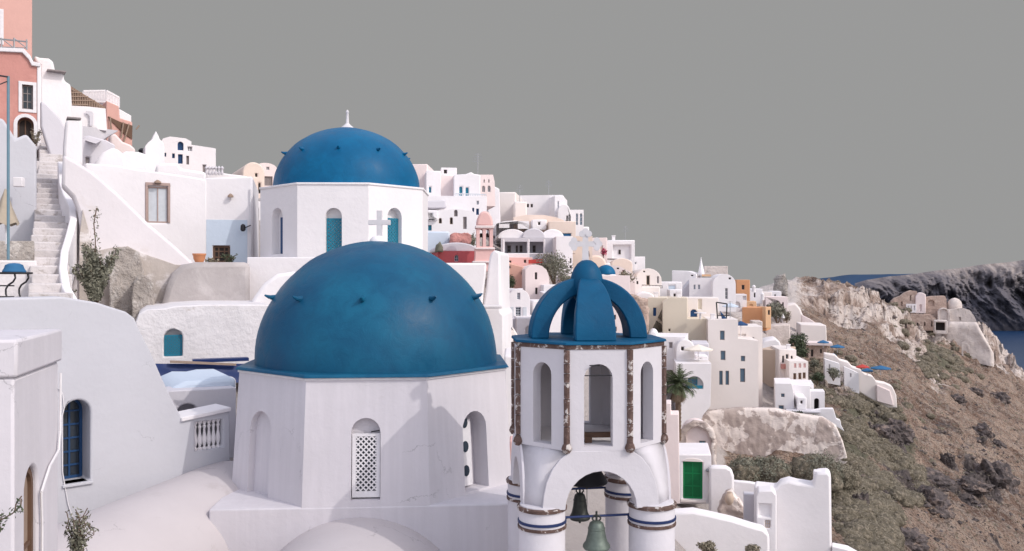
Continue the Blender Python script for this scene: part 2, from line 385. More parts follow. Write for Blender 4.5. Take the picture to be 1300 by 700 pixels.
def house(name, label, cat, o, Y, yaw=0, depth=6, mat='white', wins=(), side=None, swins=(), group=None, bevel=.12, px=None, rd=.18, roof=None, parapet=0, extra=None):
    """o: (x0,y0,x1,y1) box, or ('A',x0,y0,x1,y1[,rise_px]) vaulted, or a list of pixel points"""
    if isinstance(o, tuple) and o[0] == 'A':
        x0, y0, x1, y1 = o[1:5]
    elif isinstance(o, tuple): x0, y0, x1, y1 = o
    else: x0 = min(p[0] for p in o); x1 = max(p[0] for p in o); y0 = min(p[1] for p in o); y1 = max(p[1] for p in o)
    px = px if px is not None else (x0+x1)/2; fr = Frame(px, Y, facing(px, yaw))
    xm = (x0+x1)/2
    if isinstance(o, list): outl = [fr.st(a, b) for a, b in o]
    else:
        a0 = fr.st(x0, y1)[0]; a1 = fr.st(x1, y1)[0]; zb = fr.st(xm, y1)[1]; zt = fr.st(xm, y0)[1]
        if isinstance(o, tuple) and o[0] == 'A':
            rise = (o[5]*Y/F) if len(o) > 5 else None
            outl = arc(a0, zb, a1, zt, 14, rise)
        else: outl = rect(a0, zb, a1, zt)
    zb = min(p[1] for p in outl); c = sum(p[0] for p in outl)/len(outl)
    root = thing(name, label, cat, fr.p(c, zb, depth/2), group)
    holes, build = openings(fr, root, wins, rd)
    mb = MB(); mb.solid(fr, outl, depth, holes, rd)
    vault = isinstance(o, tuple) and o[0] == 'A'
    wl = mesh('wall', mb, mat, root, bevel=bevel)
    build()
    if parapet and not vault and not isinstance(o, list):
        t = .25; zt = max(p[1] for p in outl); s0 = min(p[0] for p in outl); s1 = max(p[0] for p in outl); q = MB()
        q.box(fr, s0+.01, s1-.01, zt-.05, zt+parapet, .01, t); q.box(fr, s0+.01, s1-.01, zt-.05, zt+parapet, depth-t, depth-.01)
        q.box(fr, s0+.01, s0+t, zt-.05, zt+parapet, t, depth-t); q.box(fr, s1-t, s1-.01, zt-.05, zt+parapet, t, depth-t)
        mesh('parapet', q, mat, root)
    if side:
        # windows on the visible side wall: side is 'L' or 'R'; swins (kind, d0, z0, d1, z1) in metres from the front corner
        se = min(p[0] for p in outl) if side == 'L' else max(p[0] for p in outl)
        if side == 'R': f2 = Fr3(fr.p(se, 0, 0), -fr.n, Vector((0,0,1)), fr.u.copy())
        else: f2 = Fr3(fr.p(se, 0, depth), fr.n.copy(), Vector((0,0,1)), -fr.u)
        for wn in swins:
            k, d0, z0, d1, z1 = wn[:5]; op = wn[5] if len(wn) > 5 else {}
            if side == 'L': d0, d1 = depth-d1, depth-d0
            q = Fr3(f2.p(0, 0, -.06), f2.u, f2.v, f2.n)
            opening(q, root, k, d0, z0, d1, z1, .07, arched=k in 'aD', **op)
    root['_fr'] = 0; del root['_fr']
    FR[root.name] = (fr, outl)
    return root
FR = {}
def slab(name, label, cat, pts, Y, yaw=0, depth=.4, mat='white', holes=(), through=True, px=None, bevel=.05, group=None, parent=None):
    xs = [p[0] for p in pts]; px = px if px is not None else (min(xs)+max(xs))/2; fr = Frame(px, Y, facing(px, yaw))
    mb = MB(); mb.solid(fr, [fr.st(*p) for p in pts], depth, [[fr.st(*p) for p in h] for h in holes], through=through)
    return mesh(name, mb, mat, parent, bevel=bevel, label=label, cat=cat, group=group)
def apx(x0, y0, x1, y1, n=10, rise=None):
    """arched hole in pixels"""
    h = (x1-x0)/2; r = min(rise or h, y1-y0); c = (x0+x1)/2
    return [(x0, y1), (x1, y1)]+[(c+h*math.cos(PI*i/n), y0+r-r*math.sin(PI*i/n)) for i in range(n+1)]
# ------------------------------------------------------------------ shared builders for churches
def octface(c, rot, i, Rb, Rt, zb, zt):
    a = R(rot+45*i); n = Vector((math.sin(a), -math.cos(a), 0)); u = Vector((math.cos(a), math.sin(a), 0))
    k = math.cos(R(22.5)); sl = (Rt-Rb)*k/(zt-zb); A0 = Rb*k+sl*(0-zb)
    fr = Fr3(Vector((c[0], c[1], 0))+n*A0, u, Vector((0, 0, 1))+n*sl, n)
    q = math.sin(R(22.5))
    return fr, [(-Rb*q, zb), (Rb*q, zb), (Rt*q, zt), (-Rt*q, zt)]
def octplate(c, rot, Rr, z0, z1, R1=None):
    R1 = R1 or Rr; mb = MB(); V = []
    for r, z in ((Rr, z0), (R1, z1)):
        for i in range(8):
            a = R(rot+22.5+45*i); V.append((c[0]+r*math.sin(a), c[1]-r*math.cos(a), z))
    return mb.add(V, [[i, (i+1) % 8, 8+(i+1) % 8, 8+i] for i in range(8)]+[list(range(8))[::-1], list(range(8, 16))])
def pxwin(fr, x0, y0, x1, y1):
    s0 = fr.st(x0, (y0+y1)/2)[0]; s1 = fr.st(x1, (y0+y1)/2)[0]; xm = (x0+x1)/2
    return s0, fr.st(xm, y1)[1], s1, fr.st(xm, y0)[1]
def lattice(mb, fr, s0, z0, s1, z1, pitch, w, d, th=.02):
    W = s1-s0; H = z1-z0
    def seg(ax, az, bx, bz, dd):
        L_ = math.hypot(bx-ax, bz-az)
        if L_ < w*.6: return
        nx = -(bz-az)/L_*w/2; nz_ = (bx-ax)/L_*w/2
        c = [fr.p(x, z, q) for q in (dd, dd+th) for x, z in ((ax-nx, az-nz_), (bx-nx, bz-nz_), (bx+nx, bz+nz_), (ax+nx, az+nz_))]
        mb.add(c, [[0,1,2,3],[7,6,5,4],[1,0,4,5],[2,1,5,6],[3,2,6,7],[0,3,7,4]])
    n = int((W+H)/pitch)+1
    for i in range(1, n):
        t = i*pitch
        a = (max(0, t-H), min(H, t)); b = (min(W, t), max(0, t-W))
        if a[0] <= W: seg(s0+a[0], z0+a[1], s0+b[0], z0+b[1], d)
        a = (W-a[0], a[1]); b = (W-b[0], b[1])
        seg(s0+a[0], z0+a[1], s0+b[0], z0+b[1], d+.004)
def dome_mesh(c, a, b, z0, seed=0, n=64, m=24, amp=.008):
    mb = MB(); V = []; fs = []
    for j in range(m):
        t = PI/2*j/m
        for i in range(n):
            an = 2*PI*i/n; d = Vector((math.cos(t)*math.sin(an), -math.cos(t)*math.cos(an), math.sin(t)))
            k = 1+amp*noise.fractal(d*2.2+Vector((seed, 0, 0)), 1, 2, 3)+amp*.35*noise.noise(d*7+Vector((seed, 3, 0)))
            V.append((c[0]+d.x*a*k, c[1]+d.y*a*k, z0+d.z*b*k))
    V.append((c[0], c[1], z0+b))
    for j in range(m-1):
        for i in range(n): fs.append([j*n+i, j*n+(i+1) % n, (j+1)*n+(i+1) % n, (j+1)*n+i])
    for i in range(n): fs.append([(m-1)*n+i, (m-1)*n+(i+1) % n, m*n])
    return mb.add(V, fs)
def spouts(c, a, b, z0, zh, n, rot, parent, mat, length=.22, r=.05):
    rr = a*math.sqrt(max(0, 1-((zh-z0)/b)**2))
    for i in range(n):
        an = R(rot)+2*PI*i/n; d = Vector((math.sin(an), -math.cos(an), 0)); p = Vector((c[0], c[1], zh))+d*(rr-.05)
        mb = MB(); tip = p+d*length+Vector((0, 0, .05)); mid = p+d*length*.55+Vector((0, 0, .01))
        mb.bar(p, mid, r*1.15, 8, r*.8); mb.bar(mid, tip, r*.8, 8, r*.3)
        mesh('spout', mb, mat, parent, smooth=True)

# ------------------------------------------------------------------ near church with the teal dome
c1 = (-2.63, 17.0); rot1 = 4.4
ZB, ZT = -3.85, -1.76
ch = thing('domed_church', 'nearest white church with a big teal blue dome and small white cross, in the foreground', 'church', (c1[0], c1[1], -7))
mb = MB(); parts = []
for i in range(8):
    fr, outl = octface(c1, rot1, i, 2.77, 2.63, ZB-.1, ZT)
    holes = []
    if i == 7: wv = pxwin(fr, 328, 521, 354, 627); holes = [arc(*wv)]
    if i == 0: wf = pxwin(fr, 447, 529, 484, 631); holes = [arc(*wf)]; fr0 = fr
    if i == 1: wr = pxwin(fr, 579, 521, 609, 619); holes = [arc(*wr)]; fr1 = fr
    mb.solid(fr, outl, .42, holes, {0: .17, 1: .34, 7: .12}.get(i, .1))
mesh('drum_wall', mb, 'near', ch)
# lattice window of the front face
s0, z0, s1, z1 = wf
zl = z0+(z1-z0)*.80
fm = MB(); q = Fr3(fr0.p(0, 0, .075), fr0.u, fr0.v, fr0.n)
fm.solid(q, rect(s0+.012, z0+.03, s1-.012, zl), .03, [rect(s0+.075, z0+.13, s1-.075, zl-.05)], through=True)
lattice(fm, q, s0+.075, z0+.13, s1-.075, zl-.05, .09, .022, .004, .018)
wo = mesh('window', fm, 'framew', ch)
mesh('pane', MB().box(q, s0+.03, s1-.03, z0+.06, zl-.02, .034, .06), 'glass', wo)
mesh('bolt', MB().bar(q.p(s1-.16, zl+.03, -.02), q.p(s1-.02, zl+.05, -.02), .012), 'iron', ch)
# pierced board against the left reveal of the right-hand niche
s0, z0, s1, z1 = wr
q = Fr3(fr1.p(s0+.002, 0, .02), -fr1.n, fr1.v, fr1.u)
bd = MB(); hs = []
for k in range(3):
    zc = z0+.30+k*.43; hs.append([(.14+.095*math.cos(2*PI*j/16), zc+.095*math.sin(2*PI*j/16)) for j in range(16)])
bq = Fr3(fr1.p(s0+.03, 0, .31), fr1.u, fr1.v, fr1.n)
hs = [[(s0+.03+x-.14+.06-.03+(-.0), z) for x, z in h] for h in hs]
bd.solid(fr1.__class__(fr1.p(0, 0, .23), fr1.u, fr1.v, fr1.n), rect(s0+.16, z0+.03, s0+.44, z1-.18), .03)
so = mesh('shutter', bd, 'framew', ch)
for k in range(3):
    zc = z0+.30+k*.43; dk = MB(); V = []
    for j in range(14): V.append(fr1.p(s0+.285+.08*math.cos(2*PI*j/14), zc+.10*math.sin(2*PI*j/14), .222))
    for j in range(14): V.append(fr1.p(s0+.285+.08*math.cos(2*PI*j/14), zc+.10*math.sin(2*PI*j/14), .235))
    dk.add(V, [[j, (j+1) % 14, 14+(j+1) % 14, 14+j] for j in range(14)]+[list(range(14)), list(range(14, 28))[::-1]])
    mesh('round_hole', dk, 'glass', so)
# base: square body whose corners stand out beyond the octagon
a = R(rot1); Ab = 2.77*math.cos(R(22.5))+.003
bf = Fr3(Vector((c1[0], c1[1], 0))+Vector((math.sin(a), -math.cos(a), 0))*Ab, Vector((math.cos(a), math.sin(a), 0)), Vector((0, 0, 1)), Vector((math.sin(a), -math.cos(a), 0)))
mesh('base', MB().box(bf, -Ab, Ab, -7.5, ZB, 0, 2*Ab), 'near', ch, bevel=.03)
mesh('cornice', octplate(c1, rot1, 2.66, ZT, ZT+.045), 'framew', ch, bevel=.008)
mesh('ledge', octplate(c1, rot1, 2.71, ZT+.046, ZT+.10, 2.67), 'dome1', ch, bevel=.01)
dm = mesh('dome', dome_mesh(c1, 2.33, 2.34, ZT+.095, 1), 'dome1', ch, smooth='all')
spouts(c1, 2.33, 2.34, ZT+.095, -.42, 10, 1, dm, 'dome1')
cz = ZT+.095+2.31
cm = MB().lathe((c1[0], c1[1], cz), [(.17, 0), (.165, .05), (.12, .10), (.075, .13)], 20)
cr = thing_c = mesh('cross_base', cm, 'white', ch, smooth=True)
q = Fr3(Vector((c1[0]+.0, c1[1], cz+.12)), Vector((1, 0, 0)), Vector((0, 0, 1)), Vector((0, -1, 0)))
t = .052; cp = [(-t, 0), (t, 0), (t, .25), (.215, .245), (.215, .345), (t, .345), (t, .53), (-t, .53), (-t, .345), (-.215, .345), (-.215, .245), (-t, .25)]
q = Fr3(Vector((c1[0]+.03, c1[1]-.03, cz+.10)), Vector((1, 0, 0)), Vector((0, 0, 1)), Vector((0, -1, 0)))
mesh('cross', MB().solid(q, cp, .07), 'crosswhite', ch, bevel=.006)

# barrel vaults below the camera
def barrel(name, label, xc, r, zc, y0, y1, mat, seg=28, half=1.25, rise=1.0, yaw=0):
    mb = MB(); pts = []
    for i in range(seg+1):
        an = PI/2*half*(1-2*i/seg); pts.append((xc+r*math.sin(an)*-1, zc-r*rise+r*rise*math.cos(an)))
    pts = [(pts[0][0], zc-4)]+pts+[(pts[-1][0], zc-4)]
    a_ = R(yaw); fr = Fr3(Vector((xc, y0, 0)), Vector((math.cos(a_), math.sin(a_), 0)), Vector((0, 0, 1)), Vector((math.sin(a_), -math.cos(a_), 0)))
    pts = [(x-xc, z) for x, z in pts]; mb.solid(fr, pts, y1-y0)
    return mesh(name, mb, mat, bevel=0, smooth=True, label=label, cat='vault')
barrel('barrel_vault', 'round plastered vault at the bottom centre running into the near church front', -2.55, 1.85, -4.03, 8, 14.6, 'vaultm', half=1)
barrel('barrel_vault', 'pinkish plastered vault at bottom left between the blue windowed wall and near church', -7.12, 1.36, -3.60, 8.5, 17.0, 'vaultm', half=1, yaw=-11.2)

# ------------------------------------------------------------------ bell tower
ct = (1.12, 13.0); rt = 3.9; RT = 1.144
bt = thing('bell_tower', 'open white bell tower with deep blue ribbed crown, brown edge strips and round pillars', 'bell tower', (ct[0], ct[1], -7))
z1, z0 = -1.02, -2.42
mb = MB(); dg = MB()
for i in range(8):
    fr, outl = octface(ct, rt, i, RT, RT, z0, z1)
    if i == 0: h = pxwin(fr, 742, 461, 780, 569)
    s0w = {0: .20, 1: .165, 7: .165, 4: .20}.get(i, .165)
    zt_ = -1.22; zb_ = -2.36
    hole = [arc(-s0w, zb_, s0w, zt_)]
    if i in (0, 1, 4, 7): mb.solid(fr, outl, .17, hole, through=True)
    else: mb.solid(fr, outl, .17, hole, rd=.1)
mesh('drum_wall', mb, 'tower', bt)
mesh('floor', octplate(ct, rt, RT-.1, z0-.03, z0+.03), 'white', bt)
tf, _ = octface(ct, rt, 0, RT, RT, z0, z1)
bm_ = MB(); bm_.box(tf, -.2, .35, z0+.10, z0+.17, .45, .53); bm_.box(tf, -.12, -.02, z0+.03, z0+.12, .42, .5)
mesh('beam', bm_, 'brown', bt)
for k, zz in enumerate((-1.38, -1.40)):
    pass
rod = MB(); rod.bar(tf.p(-.23, -1.385, .05), tf.p(.23, -1.385, .05), .008); rod.bar(tf.p(-.13, -1.235, -.05), tf.p(.02, -1.24, .02), .009)
mesh('tie_rod', rod, 'iron', bt)
mesh('brown_band', octplate(ct, rt, RT+.018, z1, z1+.062), 'brown_trim', bt, bevel=.008)
mesh('ledge', octplate(ct, rt, RT+.05, z1+.063, z1+.098, RT+.04), 'crown', bt, bevel=.006)
for i in range(8):
    a = R(rt+22.5+45*i); p = Vector((ct[0]+(RT+.006)*math.sin(a), ct[1]-(RT+.006)*math.cos(a), 0))
    sm = MB()
    zz = z1-.005; rnd = random.Random(i); zs = [zz]
    while zz > z0+.10:
        nz_ = max(z0+.09, zz-rnd.uniform(.12, .34)); sm.bar(p+Vector((0, 0, zz)), p+Vector((0, 0, nz_+.012)), .043*rnd.uniform(.92, 1.05), 8, .043*rnd.uniform(.9, 1.05)); zz = nz_
    st_ = mesh('edge_strip', sm, 'brown_trim', bt, smooth=True)
    mesh('knob', MB().lathe(p+Vector((0, 0, z0+.035)), [(.0, -.07), (.045, -.055), (.075, 0), (.06, .05), (.045, .07)], 12), 'brown_trim', st_, smooth=True)
# arched storey
rs = 6.0; H = .80; zq = -3.22
edges = []
mb = MB()
prof = [(.43, z0), (.57, z0-.10), (.68, z0-.24), (.76, z0-.42), (.80, z0-.60), (.82, zq)]
for i in range(4):
    a = R(rs+90*i); n = Vector((math.sin(a), -math.cos(a), 0)); u = Vector((math.cos(a), math.sin(a), 0))
    fr = Fr3(Vector((ct[0], ct[1], 0))+n*(RT*math.cos(R(22.5))+.004), u, Vector((0, 0, 1)), n)
    outl = [(x, z) for x, z in prof[::-1]]+[(-x, z) for x, z in prof]
    hole = [(-.46, zq-.0)]
    ar = [(.50*math.cos(PI*k/14), zq+.52*math.sin(PI*k/14)) for k in range(15)]
    poly = [(.82, zq)]+[(x, z) for x, z in prof[::-1][1:]]+[(-x, z) for x, z in prof[:-1]]+[(-.82, zq)]+ar[::-1]
    mb.solid(fr, poly, .28)
    edges.append(([fr.p(x, z, 0) for x, z in prof], [fr.p(-x, z, 0) for x, z in prof]))
mesh('arch_wall', mb, 'tower', bt, bevel=.006)
for i in range(4):
    r_ = edges[i][0]; l_ = edges[(i+1) % 4][1]; cmb = MB(); V = []; cc = Vector((ct[0], ct[1], 0))
    for k in range(len(prof)):
        m_ = (r_[k]+l_[k])/2; hor = Vector((m_.x-cc.x, m_.y-cc.y, 0)).normalized()
        f = k/(len(prof)-1)
        V += [r_[k]-hor*.02, m_+hor*(-.06*math.sin(f*PI)), l_[k]-hor*.02, m_-hor*.3]
    fs = []
    for k in range(len(prof)-1):
        a_, b_ = k*4, k*4+4
        for j in range(4): fs.append([a_+j, b_+j, b_+(j+1) % 4, a_+(j+1) % 4])
    fs += [[0, 1, 2, 3], [len(V)-1, len(V)-2, len(V)-3, len(V)-4]]
    mesh('corner_vault', cmb.add(V, fs), 'tower', bt, smooth='all')
bars_p = []
for i, (sx, sy) in enumerate(((-1, -1), (1, -1), (1, 1), (-1, 1))):
    a = R(rs); x = sx*.785; y = sy*.785
    p = Vector((ct[0]+x*math.cos(a)-y*math.sin(a), ct[1]+x*math.sin(a)+y*math.cos(a), 0)); bars_p.append(p)
    po = mesh('pillar', MB().lathe(p, [(.325, -7), (.325, zq-.01), (.31, zq+.03), (.12, zq+.06)], 32), 'tower', bt, smooth=True)
    mesh('brown_ring', MB().lathe(p, [(.33, zq-.045), (.348, zq-.038), (.352, zq+.0), (.34, zq+.015), (.30, zq+.02)], 32), 'brown_trim', po, smooth=True)
    mesh('brown_ring', MB().lathe(p, [(.326, zq-.302), (.342, zq-.297), (.344, zq-.262), (.326, zq-.255)], 32), 'brown_trim', po, smooth=True)
    mesh('iron_band', MB().lathe(p, [(.326, zq-.222), (.343, zq-.22), (.343, zq-.186), (.326, zq-.184)], 32), 'bluebar', po, smooth=True)
mesh('cross_bar', MB().bar(bars_p[0]+Vector((.3, 0, zq-.17)), bars_p[1]+Vector((-.3, 0, zq-.17)), .018, 8), 'bluebar', bt)
mesh('cross_bar', MB().bar(bars_p[3]+Vector((.3, 0, zq-.17)), bars_p[2]+Vector((-.3, 0, zq-.17)), .018, 8), 'bluebar', bt)
# crown of four ribs and a cap
zc = z1+.095
for k in range(4):
    a = R(rt+90*k); n = Vector((math.sin(a), -math.cos(a), 0)); u = Vector((math.cos(a), math.sin(a), 0)); V = []; fs = []
    S = 20
    for j in range(S+1):
        t = PI/2*j/S
        ro, zo = .86*math.cos(t)**.9, .90*math.sin(t); ri, zi = .60*math.cos(t), .66*math.sin(t)
        wv_ = (.30*(1-j/S)**.8+.115) if j else .30
        wv_ = .075+.215*math.cos(t)**.85
        for r_, z_ in ((ro, zo), (ri, zi)):
            for s_ in (-1, 1): V.append(Vector((ct[0], ct[1], zc+z_))+n*r_+u*wv_*s_)
        if j:
            b = (j-1)*4; e = j*4
            fs += [[b, b+1, e+1, e], [b+1, b+3, e+3, e+1], [b+3, b+2, e+2, e+3], [b+2, b, e, e+2]]
    fs += [[1, 0, 2, 3], [S*4, S*4+1, S*4+3, S*4+2]]
    mesh('crown_rib', MB().add(V, fs), 'crown', bt, bevel=.02)
mesh('crown_cap', MB().lathe((ct[0], ct[1], zc), [(.17, .55), (.225, .68), (.25, .78), (.245, .87), (.222, .96), (.185, 1.04), (.138, 1.105), (.075, 1.15), (0, 1.165)], 32), 'crown', bt, smooth='all')
zt_ = zc+1.14
q = Fr3(Vector((ct[0]-.02, ct[1]-.03, zt_)), Vector((math.cos(R(-4)), math.sin(R(-4)), 0)), Vector((0, 0, 1)), Vector((math.sin(R(-4)), -math.cos(R(-4)), 0)))
cb = MB(); cb.solid(q, [(-.05, -.02), (.05, -.02), (.045, .22), (.15, .215), (.15, .30), (.045, .295), (.04, .40), (-.04, .40), (-.045, .295), (-.15, .30), (-.15, .215), (-.045, .22)], .05)
kk = 0
for (x, z) in ((-.17, .31), (-.205, .257), (-.17, .205), (.17, .31), (.205, .257), (.17, .205), (-.05, .41), (0, .445), (.05, .41)):
    kk += 1; rr = .048
    qq = Fr3(q.p(x, z, -.001*kk-.001), q.u, q.v, q.n)
    cb.solid(qq, [(rr*math.cos(2*PI*j/14), rr*math.sin(2*PI*j/14)) for j in range(14)], .052+.002*kk)
mesh('cross', cb, 'crosswhite', bt)
# bells
def bell(name, label, p, r, h, mat):
    b = thing(name, label, 'bell', p-Vector((0, 0, h)))
    z = p.z-h
    mesh('bell_body', MB().lathe((p.x, p.y, z), [(r*.93, .0), (r, .02), (r*.98, .05), (r*.80, h*.20), (r*.66, h*.40), (r*.58, h*.62), (r*.50, h*.74), (r*.30, h*.80), (0, h*.82)], 28), mat, b, smooth=True)
    mesh('rim_band', MB().lathe((p.x, p.y, z), [(r*.60, h*.56), (r*.63, h*.58), (r*.61, h*.61), (r*.56, h*.615)], 28), mat, b, smooth=True)
    cr_ = MB(); 
    for dx in (-.05, .05):
        cr_.path([(p.x+dx*.4, p.y, z+h*.78), (p.x+dx*1.2, p.y, z+h*.86), (p.x+dx*.9, p.y, z+h*.94), (p.x+dx*.2, p.y, z+h*.98)], .012)
    cr_.bar((p.x, p.y, z+h*.78), (p.x, p.y, z+h+.04), .016)
    mesh('crown_loop', cr_, 'bronzedk', b)
    mesh('clapper', MB().bar((p.x, p.y, z+h*.3), (p.x, p.y, z-.06), .012, 8, .02), 'bronzedk', b)
bell('hanging_bell', 'dark green bell on the rear bar of the tower, the left of two lower bells', Vector((1.08, 13.82-.02, -3.36)), .165, .52, 'bronzedk')
bell('hanging_bell', 'pale verdigris bell hanging lowest and nearest in the bell tower arch', Vector((1.19, 12.2, -3.36)), .195, .48, 'bronze')
bb = thing('large_bell', 'broad black bell high under the tower arch above the two lower bells', 'bell', Vector((1.12, 12.95, -3.12)))
mesh('bell_body', MB().lathe((1.12, 12.95, -3.1), [(.30, 0), (.31, .02), (.28, .08), (.22, .17), (.17, .27), (.12, .38), (0, .42)], 28), 'iron', bb, smooth=True)
mesh('clapper', MB().bar((1.12, 12.95, -2.9), (1.12, 12.95, -3.16), .02).bar((1.12, 12.95, -3.16), (1.12, 12.95, -3.55), .005).lathe((1.12, 12.95, -3.16), [(0, -.04), (.04, 0), (0, .04)], 10), 'iron', bb)

# ------------------------------------------------------------------ second church
c2 = (-5.70, 30.0); rot2 = 1.2
ch2 = thing('domed_church', 'farther white church with bright blue dome, taller eight sided drum and teal lattices', 'church', (c2[0], c2[1], -2))
mb = MB(); zb2, zt2 = .58, 2.86; wins2 = {}
for i in range(8):
    fr, outl = octface(c2, rot2, i, 2.92, 2.92, zb2-.05, zt2)
    holes = []
    if i in (7, 0, 1):
        bx = {7: (345, 264, 359, 323), 0: (413, 264, 434, 328), 1: (492, 264, 510, 328)}[i]
        wv = pxwin(fr, *bx); holes = [arc(*wv)]; wins2[i] = (fr, wv)
    mb.solid(fr, outl, .5, holes, .28)
mesh('drum_wall', mb, 'white', ch2)
for i, (fr, (s0, z0_, s1, z1_)) in wins2.items():
    zl = z0_+(z1_-z0_)*.80; q = Fr3(fr.p(0, 0, .17), fr.u, fr.v, fr.n); fm = MB()
    if i == 7:
        fm.box(q, s0+.25, s1-.01, z0_+.02, zl, 0, .05); mesh('window', fm, 'blue', ch2); continue
    fm.solid(q, rect(s0+.01, z0_+.02, s1-.01, zl), .06, [rect(s0+.05, z0_+.06, s1-.05, zl-.05)], through=True)
    lattice(fm, q, s0+.05, z0_+.06, s1-.05, zl-.05, .12, .045, .006, .02)
    wo = mesh('window', fm, 'teal', ch2); mesh('pane', MB().box(q, s0+.03, s1-.03, z0_+.04, zl-.02, .05, .08), 'sky_blue', wo)
mesh('cornice', octplate(c2, rot2, 2.96, zt2, zt2+.07), 'white', ch2, bevel=.015)
a = R(rot2); A2 = 2.92*math.cos(R(22.5))+.02
n = Vector((math.sin(a), -math.cos(a), 0)); bf = Fr3(Vector((c2[0], c2[1], 0))+n*A2, Vector((math.cos(a), math.sin(a), 0)), Vector((0, 0, 1)), n)
mesh('base', MB().box(bf, -A2+.02, A2+.1, -2.5, zb2, 0, 2*A2), 'white', ch2, bevel=.04)
dm = mesh('dome', dome_mesh(c2, 2.50, 2.18, zt2+.05, 7, amp=.006), 'dome2', ch2, smooth='all')
spouts(c2, 2.50, 2.18, zt2+.05, 4.12, 10, 3, dm, 'dome2', .2, .06)
zt_ = zt2+.05+2.15
mesh('finial', MB().lathe((c2[0], c2[1], zt_), [(.25, 0), (.20, .08), (.10, .16), (.055, .22), (.045, .55), (.06, .60), (.03, .66), (0, .68)], 16), 'crosswhite', ch2, smooth=True)

# ------------------------------------------------------------------ foreground left
f = Frame(18, 8.2, 104.5)
nb = thing('near_house', 'grey white flat roofed house corner with thick parapet at the left edge', 'house', (-5.2, 8.6, -7))
s1_ = f.st(74, 440)[0]; zr = -.605
sA = f.st(31, 600)[0]; sB = f.st(49, 600)[0]; zA = f.st(40, 592)[1]
mb = MB(); mb.solid(f, rect(0, -7, s1_, zr-.36), 4, [arc(sA, -5.2, sB, zA)], .12)
mesh('wall', mb, 'near', nb, bevel=.03)
mesh('parapet', MB().box(f, -.03, s1_+.03, zr-.36, zr, -.035, 4.1), 'near', nb, bevel=.03)
opening(f, nb, 'D', sA, -5.2, sB, zA, .12, frame='brown', pane='wood', nx=0, ny=3, arched=True)
ff = Frame(18, 8.2, 14.5)
mesh('conduit', MB().path([f.p(s1_*x, z, -.03) for x, z in ((.99, -1.1), (.97, -1.75), (.93, -1.95), (.70, -2.05), (.50, -2.25), (.52, -2.6), (.50, -4.5))], .014), 'framew', nb)
mesh('door_frame', MB().box(ff, -.31, -.29, -5, -1.1, -.02, 0).box(ff, -1.2, -.29, -1.12, -1.10, -.02, 0), 'framew', nb)

wf_ = Frame(95, 15, 44)
lw = thing('courtyard_wall', 'tall smooth white wall with a deep arched blue window, left foreground', 'wall', wf_.p(0, -7))
pts = [(-260, 372), (0, 379), (80, 377), (122, 384), (160, 396), (171, 404), (176, 417), (190, 444), (205, 478), (218, 506), (232, 532), (284, 521), (292, 523), (296, 760), (-260, 1150)]
outl = [wf_.st(*p) for p in pts]
s0 = wf_.st(81, 560)[0]; s1 = wf_.st(115, 560)[0]; zb_ = wf_.st(98, 613)[1]; zt_ = wf_.st(98, 508)[1]
bs0, bs1 = wf_.st(248, 550)[0], wf_.st(283, 550)[0]; bz0, bz1 = wf_.st(265, 571)[1], wf_.st(265, 534)[1]
bz1 = min(wf_.st(248, 535)[1], wf_.st(283, 530)[1])-.02
mb = MB(); mb.solid(wf_, outl, .65, [arc(s0, zb_, s1, zt_), rect(bs0, bz0, bs1, bz1)], .50)
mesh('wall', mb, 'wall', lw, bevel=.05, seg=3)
opening(wf_, lw, 'a', s0, zb_, s1, zt_, .49, frame='blue', pane='glass', nx=1, ny=5, arched=True, fw=.05)
mesh('sill', MB().box(wf_, s0-.03, s1+.03, zb_-.05, zb_+.0, -.05, .3), 'wall', lw, bevel=.01)
co = MB(); a_, b_ = wf_.st(229, 534), wf_.st(292, 520.5)
co.solid(Fr3(wf_.p(0, 0, -.06), wf_.u, wf_.v, wf_.n), [(a_[0], a_[1]-.02), (b_[0], b_[1]-.02), (b_[0], b_[1]+.06), (a_[0], a_[1]+.06)], .67)
mesh('coping', co, 'white', lw, bevel=.015)
for k in range(6):
    s = bs0+(k+.5)*(bs1-bs0)/6; p = wf_.p(s, bz0, .12); hh = bz1-bz0
    mesh('baluster', MB().lathe(p, [(.045, 0), (.045, hh*.06), (.022, hh*.10), (.048, hh*.28), (.05, hh*.36), (.022, hh*.62), (.022, hh*.72), (.038, hh*.80), (.02, hh*.86), (.045, hh*.94), (.045, hh)], 12), 'white', lw, smooth=True)
mesh('loose_cable', MB().path([wf_.p(*wf_.st(x, y), -.02) for x, y in ((74, 493), (79, 500), (81, 518), (78, 530), (79, 600), (86, 640), (93, 662))], .010), 'framew', lw)

house('arcade_wall', 'grey white wall with a shaded arched niche behind the balustrade', 'wall', [(205, 497), (300, 492), (300, 620), (205, 620)], 18, 12, .8, 'shade', [('H', 223, 513, 252, 545)], rd=.5, bevel=.03)
slab('wavy_parapet', 'pale blue wavy topped parapet below the navy tarpaulin', 'parapet', [(212, 500), (222, 491), (238, 484), (258, 484), (272, 481), (300, 480), (300, 496), (262, 501), (240, 504), (220, 504)], 18.4, 10, 2.2, 'sky_blue', bevel=.08)
slab('terrace_wall', 'low white rounded wall between lattice windowed house and pale blue parapet', 'wall', [(195, 484), (262, 482), (300, 480), (300, 520), (200, 520)], 20.0, 6, .5, 'white', bevel=.08)
tp = thing('tarpaulin', 'navy blue tarpaulin spread over a terrace under the lattice windowed vault house', 'tarpaulin', P(250, 480, 19.5))
q = Frame(250, 20.6, 24)
V = []; nx_, ny_ = 16, 6
for j in range(ny_+1):
    for i in range(nx_+1):
        x = 186+i*(316-186)/nx_; y = 462+j*23/ny_; pnt = q.st(x, y); V.append(q.p(pnt[0], pnt[1], -.0-.15*(j/ny_)+.05*noise.noise(Vector((i*.5, j*.7, 0)))))
V2 = [v+Vector((0, .02, 0)) for v in V]; k = len(V); fs = []
